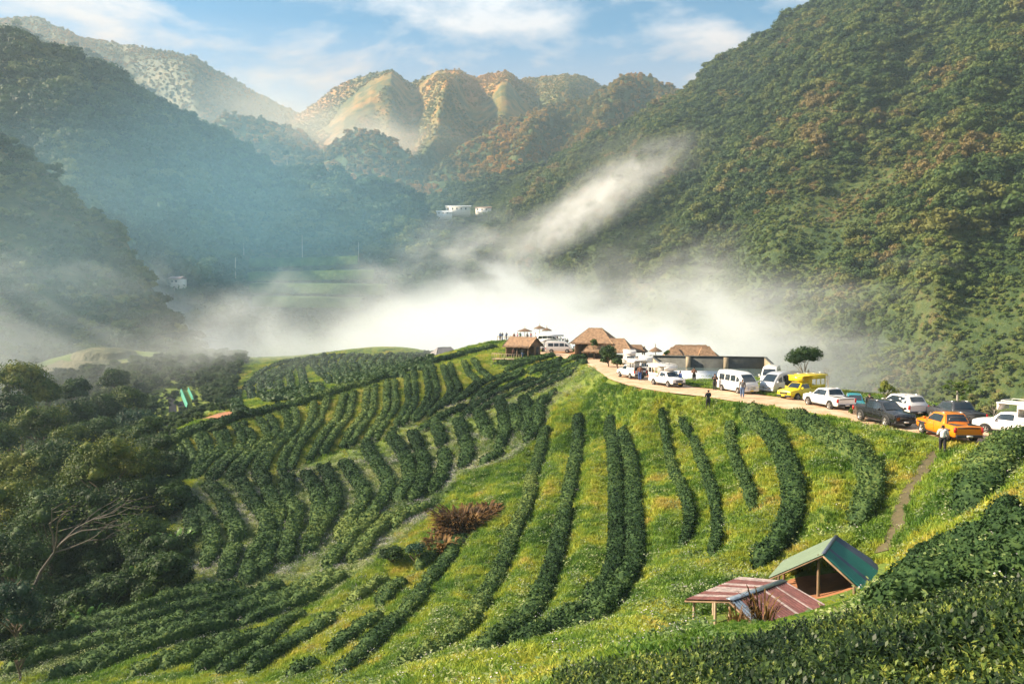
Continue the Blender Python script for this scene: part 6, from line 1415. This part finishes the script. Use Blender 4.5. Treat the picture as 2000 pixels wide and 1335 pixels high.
net([(351, 768), (364, 800), (369, 792), (357, 764)], 'broad bright green net tunnel in the valley left of the distant tea field')
net([(366, 764), (377, 786), (380, 783), (370, 762)], 'narrow bright green net tunnel right of the broad one')
BLK = P_('black plastic film', (.012, .014, .02), .8, spec=.15)
strip('plastic_strip', [(330, 775), (337, 800), (335, 825), (318, 845)], 1.6, BLK, kind=None, label='left one of two long black plastic strips in the gully', cat='plastic film')
strip('plastic_strip', [(350, 785), (358, 805), (356, 822), (335, 850), (322, 866)], 2.0, BLK, kind=None, label='right one of two long black plastic strips in the gully', cat='plastic film')
RE = hit(440, 812); print('red earth at', RE); BARE.append((RE[0], RE[1], 4.0)); V, F = disc(RE[0], RE[1], 4.2, 5.5, 5, .12); tag(mesh_np('red_earth_clearing', V, F, M['earth'], smooth=True), kind='structure')
strip('path', [(1824, 884), (1800, 925), (1772, 965), (1758, 1005), (1748, 1040), (1722, 1082)], .75, P_('trodden earth path', (.09, .075, .035), .95, nz=.3), .06)
for p_ in smooth_path(np.array([hit(*p)[:2] for p in [(1824, 884), (1800, 925), (1772, 965), (1758, 1005), (1748, 1040), (1722, 1082)]]), 0.5): BARE.append((p_[0], p_[1], .42))
# terraced clearing on the far slope
def terrace():
    for i, (x0, x1, y0, y1, D) in enumerate([(485, 700, 503, 499, 432), (478, 730, 530, 527, 415), (482, 750, 552, 556, 398), (490, 700, 578, 582, 384)]):
        a, b = at(x0, y0, D), at(x1, y1, D + 8); n = 40; V = []
        for k in range(n):
            t = k / (n - 1); c = a * (1 - t) + b * t; c[1] += 3 * math.sin(t * 5 + i)
            for dy, dz in ((0, -5.2), (1.5, -.3), (8, .2), (16, .8)): V.append(c + np.array([0, dy, dz]))
        o = mesh_np('terrace_field', np.array(V), grid_faces(n, 4), M['grass_far'], smooth=True); tag(o, kind='structure')
M['grass_far'] = foliage_mat('far field grass', [(0.2, (0.035, 0.08, 0.02)), (0.5, (0.06, 0.125, 0.028)), (0.8, (0.10, 0.16, 0.035))], 0.03, 0, trans=0, fine=.3)
terrace()
# undergrowth of the left wood
PU = make_tree_protos(M['leaf_dark'], 900, 5, 1300, 0.11)
def undergrowth():
    rng = np.random.default_rng(91); Q = sample_wedge(9000, 55, 330, rng, -42, -14); px, py = project(Q[:, 0], Q[:, 1], Q[:, 2]); Q = Q[in_poly(px, py, [(-80, 600), (330, 640), (480, 700), (445, 790), (455, 830), (345, 880), (345, 1060), (372, 1150), (250, 1200), (120, 1235), (-80, 1300)]) & ~in_poly(px, py, [(300, 765), (335, 745), (385, 752), (405, 790), (450, 795), (480, 830), (330, 885), (300, 875)])]; Q = Q[~((project(Q[:, 0], Q[:, 1], Q[:, 2])[0] > 325) & (Q[:, 1] < 135) & (project(Q[:, 0], Q[:, 1], Q[:, 2])[1] < 900))]
    px, py = project(Q[:, 0], Q[:, 1], Q[:, 2]); Q = Q[~((Q[:, 1] > 200) & (np.hypot(Q[:, 0] + 121, Q[:, 1] - 228) < 18))]; n = len(Q)
    G_ = sample_wedge(2600, 106, 260, rng, -32, -16); gx_, gy_ = project(G_[:, 0], G_[:, 1], G_[:, 2]); G_ = G_[in_poly(gx_, gy_, [(295, 745), (385, 745), (470, 790), (490, 830), (330, 890), (290, 880)]) & ~in_poly(gx_, gy_, [(348, 762), (380, 762), (380, 788), (352, 796)])]
    G_ = G_[np.hypot(G_[:, 0] - RE[0], G_[:, 1] - RE[1]) > 4.6]
    scatter('low_bushes', PU, G_, rng.uniform(.4, 1.0, len(G_)), rng.uniform(0, 6.28, len(G_)), rng.integers(0, 5, len(G_)), 'low misty bushes beside the black plastic strips in the gully')
    scatter('undergrowth', PU, Q - [0, 0, .3], rng.uniform(0.9, 2.3, n), rng.uniform(0, 6.28, n), rng.integers(0, 5, n), 'dense dark bushes covering the floor of the left wood')
undergrowth()
#@@OBJ1

# ------------------------------------------------------------------ plant cover goes in once everything that stands on the ground is known
for f_ in cover_todo: f_()

# ------------------------------------------------------------------ air: even haze, and banks of morning mist
def haze_box():
    x0, x1, y0, y1, z0, z1 = -2300, 1600, -60, 1700, -64, 610
    V = np.array([(x, y, z) for z in (z0, z1) for y in (y0, y1) for x in (x0, x1)], float)
    F = np.array([(0, 2, 3, 1), (4, 5, 7, 6), (0, 1, 5, 4), (2, 6, 7, 3), (0, 4, 6, 2), (1, 3, 7, 5)])
    m = bpy.data.materials.new('haze'); m.use_nodes = True; nt = m.node_tree; nt.nodes.clear()
    out = N(nt, 'ShaderNodeOutputMaterial'); v = N(nt, 'ShaderNodeVolumePrincipled')
    v.inputs['Color'].default_value = (0.62, 0.84, 1.0, 1); v.inputs['Density'].default_value = 0.00022; v.inputs['Anisotropy'].default_value = 0.15
    nt.links.new(v.outputs[0], out.inputs['Volume'])
    tag(mesh_np('haze', V, F, m), kind='stuff')
haze_box()
def mist_mat(name, dens, build, rate=1.0, color=(1, 1, 1), aniso=0.2):
    m = bpy.data.materials.new(name); m.use_nodes = True; nt = m.node_tree; nt.nodes.clear()
    out = N(nt, 'ShaderNodeOutputMaterial'); v = N(nt, 'ShaderNodeVolumePrincipled')
    v.inputs['Color'].default_value = (*color, 1); v.inputs['Anisotropy'].default_value = aniso
    d = build(nt); nt.links.new(mathn(nt, 'MULTIPLY', d, dens), v.inputs['Density'])
    nt.links.new(v.outputs[0], out.inputs['Volume'])
    m.cycles.volume_step_rate = rate
    return m
def valley_mist():
    def build(nt):
        L = nt.links.new
        g = N(nt, 'ShaderNodeTexCoord'); sp = N(nt, 'ShaderNodeSeparateXYZ'); L(g.outputs['Object'], sp.inputs[0])
        n = N(nt, 'ShaderNodeTexNoise', inp={'Scale': 0.022, 'Detail': 4.0, 'Roughness': 0.6, 'Distortion': 0.6})
        mp = N(nt, 'ShaderNodeMapping'); mp.inputs['Scale'].default_value = (1, 0.7, 1.8); L(g.outputs['Object'], mp.inputs[0]); L(mp.outputs[0], n.inputs['Vector'])
        t = mathn(nt, 'MULTIPLY', mathn(nt, 'ADD', sp.outputs['X'], 300), 1 / 600.)
        def P(X): return (X + 300) / 600.
        def H(h): return (h + 60) / 100.
        hr = ramp(nt, t, [(P(a), H(h)) for a, h in [(-290, 14), (-180, 17), (-142, 17), (-115, 5), (-88, 3), (-66, 6), (-42, 14), (-5, 20), (50, 12), (90, 7), (130, 0), (180, -14), (260, -40)]])
        h = mathn(nt, 'SUBTRACT', mathn(nt, 'MULTIPLY', hr.outputs[0], 100), 60)
        # height below the fog top, roughened by noise
        k = mathn(nt, 'ADD', mathn(nt, 'SUBTRACT', h, sp.outputs['Z']), mathn(nt, 'MULTIPLY', mathn(nt, 'SUBTRACT', n.outputs['Fac'], 0.53), 95))
        d = mathn(nt, 'MULTIPLY', k, 1 / 30., True)
        # fade towards the walls of the bank
        for ax, a, b, w in (('X', -300, 260, 40), ('Y', 175, 640, 30)):
            d = mathn(nt, 'MULTIPLY', d, mathn(nt, 'MULTIPLY', mathn(nt, 'SUBTRACT', sp.outputs[ax], a), 1. / w, True))
            d = mathn(nt, 'MULTIPLY', d, mathn(nt, 'MULTIPLY', mathn(nt, 'SUBTRACT', b, sp.outputs[ax]), 1. / w, True))
        return mathn(nt, 'POWER', d, 1.5)
    m = mist_mat('valley mist', 0.024, build, 0.4, color=(.90, .95, .98), aniso=0.0)
    x0, x1, y0, y1, z0, z1 = -300, 260, 165, 640, -60.5, 60
    V = np.array([(x, y, z) for z in (z0, z1) for y in (y0, y1) for x in (x0, x1)], float)
    F = np.array([(0, 2, 3, 1), (4, 5, 7, 6), (0, 1, 5, 4), (2, 6, 7, 3), (0, 4, 6, 2), (1, 3, 7, 5)])
    tag(mesh_np('valley_mist', V, F, m), 'thick white sea of morning mist filling the valley behind the tea ridge', kind='stuff')
valley_mist()
def wisp(name, a, b, rad, dens, label, seed=0.0, nscale=1.6, thr=0.42, flat=1.0, pw=2.0, color=(1, 1, 1)):
    """an elongated bank from place a to place b; density falls off from its axis"""
    a, b = Vector(a), Vector(b); d = b - a; ln = d.length / 2
    def build(nt):
        L = nt.links.new
        g = N(nt, 'ShaderNodeTexCoord'); ln_ = N(nt, 'ShaderNodeVectorMath', operation='LENGTH'); L(g.outputs['Object'], ln_.inputs[0])
        mp = N(nt, 'ShaderNodeMapping'); mp.inputs['Location'].default_value = (seed, seed * 2, seed * 3)
        k = max(1.0, ln / rad); mp.inputs['Scale'].default_value = (k * 0.55, 1, flat); L(g.outputs['Object'], mp.inputs[0])
        n = N(nt, 'ShaderNodeTexNoise', inp={'Scale': nscale, 'Detail': 4.0, 'Roughness': 0.6, 'Distortion': 0.5}); L(mp.outputs[0], n.inputs['Vector'])
        e = mathn(nt, 'SUBTRACT', 1.0, ln_.outputs['Value'], True)
        q = mathn(nt, 'MULTIPLY', mathn(nt, 'SUBTRACT', n.outputs['Fac'], thr), 4.0, True)
        return mathn(nt, 'MULTIPLY', mathn(nt, 'POWER', e, pw), q)
    m = mist_mat(name + ' air', dens, build, 0.7, color)
    bm = bmesh.new(); bmesh.ops.create_icosphere(bm, subdivisions=3, radius=1.0)
    me = bpy.data.meshes.new(name); bm.to_mesh(me); bm.free(); me.materials.append(m)
    o = bpy.data.objects.new(name, me); COL.objects.link(o)
    o.location = (a + b) / 2; o.rotation_euler = d.to_track_quat('X', 'Z').to_euler(); o.scale = (ln, rad, rad * flat)
    tag(o, label, kind='stuff')
wisp('mist_wisp', at(860, 590, 380), at(1390, 240, 500), 20, 0.13, 'sunlit streak of mist climbing the slope right of the valley', 1.0, nscale=2.2, thr=0.36)
wisp('mist_wisp', at(900, 560, 370), at(1330, 320, 470), 17, 0.09, 'thinner lower streak of mist beside the sunlit one', 11.0, nscale=2.6, thr=0.42)
wisp('mist_wisp', at(1060, 350, 520), at(1480, 330, 470), 34, 0.035, 'thin mist spreading from the top of the sunlit streak', 4.0)
wisp('mist_bank', at(480, 262, 960), at(960, 310, 960), 58, 0.038, 'mist tinted with a warm glow between the far hills', 2.0, thr=0.3, color=(1, .93, .82))  # warm sun glow is put into the mist colour
wisp('mist_bank', at(300, 230, 1000), at(720, 240, 1080), 75, 0.008, 'haze tinted with warm light under the far left mountain range', 7.0, thr=0.25, color=(1, .9, .78), pw=1.3)  # warm light tinted into the haze colour
wisp('mist_bank', at(-330, 500, 285), at(980, 420, 500), 100, 0.0045, 'mist tinted like blue shaded haze in front of the left mountain', 3.0, thr=0.22, color=(.34, .74, 1), pw=1.2)  # blue of shaded haze is put into the mist colour
wisp('mist_bank', at(-260, 560, 225), at(420, 560, 250), 58, 0.004, 'thin mist tinted like blue shaded haze before the dark foothill at the left edge', 6.0, thr=0.2, color=(.5, .82, 1), pw=1.2)  # same shade blue painted into a thinner bank
wisp('mist_wisp', at(700, 520, 380), at(1100, 440, 420), 24, 0.07, 'torn white wisps lifting off the middle of the mist', 8.0, nscale=2.4, thr=0.42)
wisp('mist_wisp', at(1000, 560, 330), at(1700, 560, 330), 34, 0.05, 'soft mist lying against the green right slope', 9.0, nscale=2.2, thr=0.40)
wisp('mist_bank', at(1250, 600, 300), at(1780, 700, 190), 26, 0.05, 'mist thinning out over the foot of the right mountain', 5.0, thr=0.4)
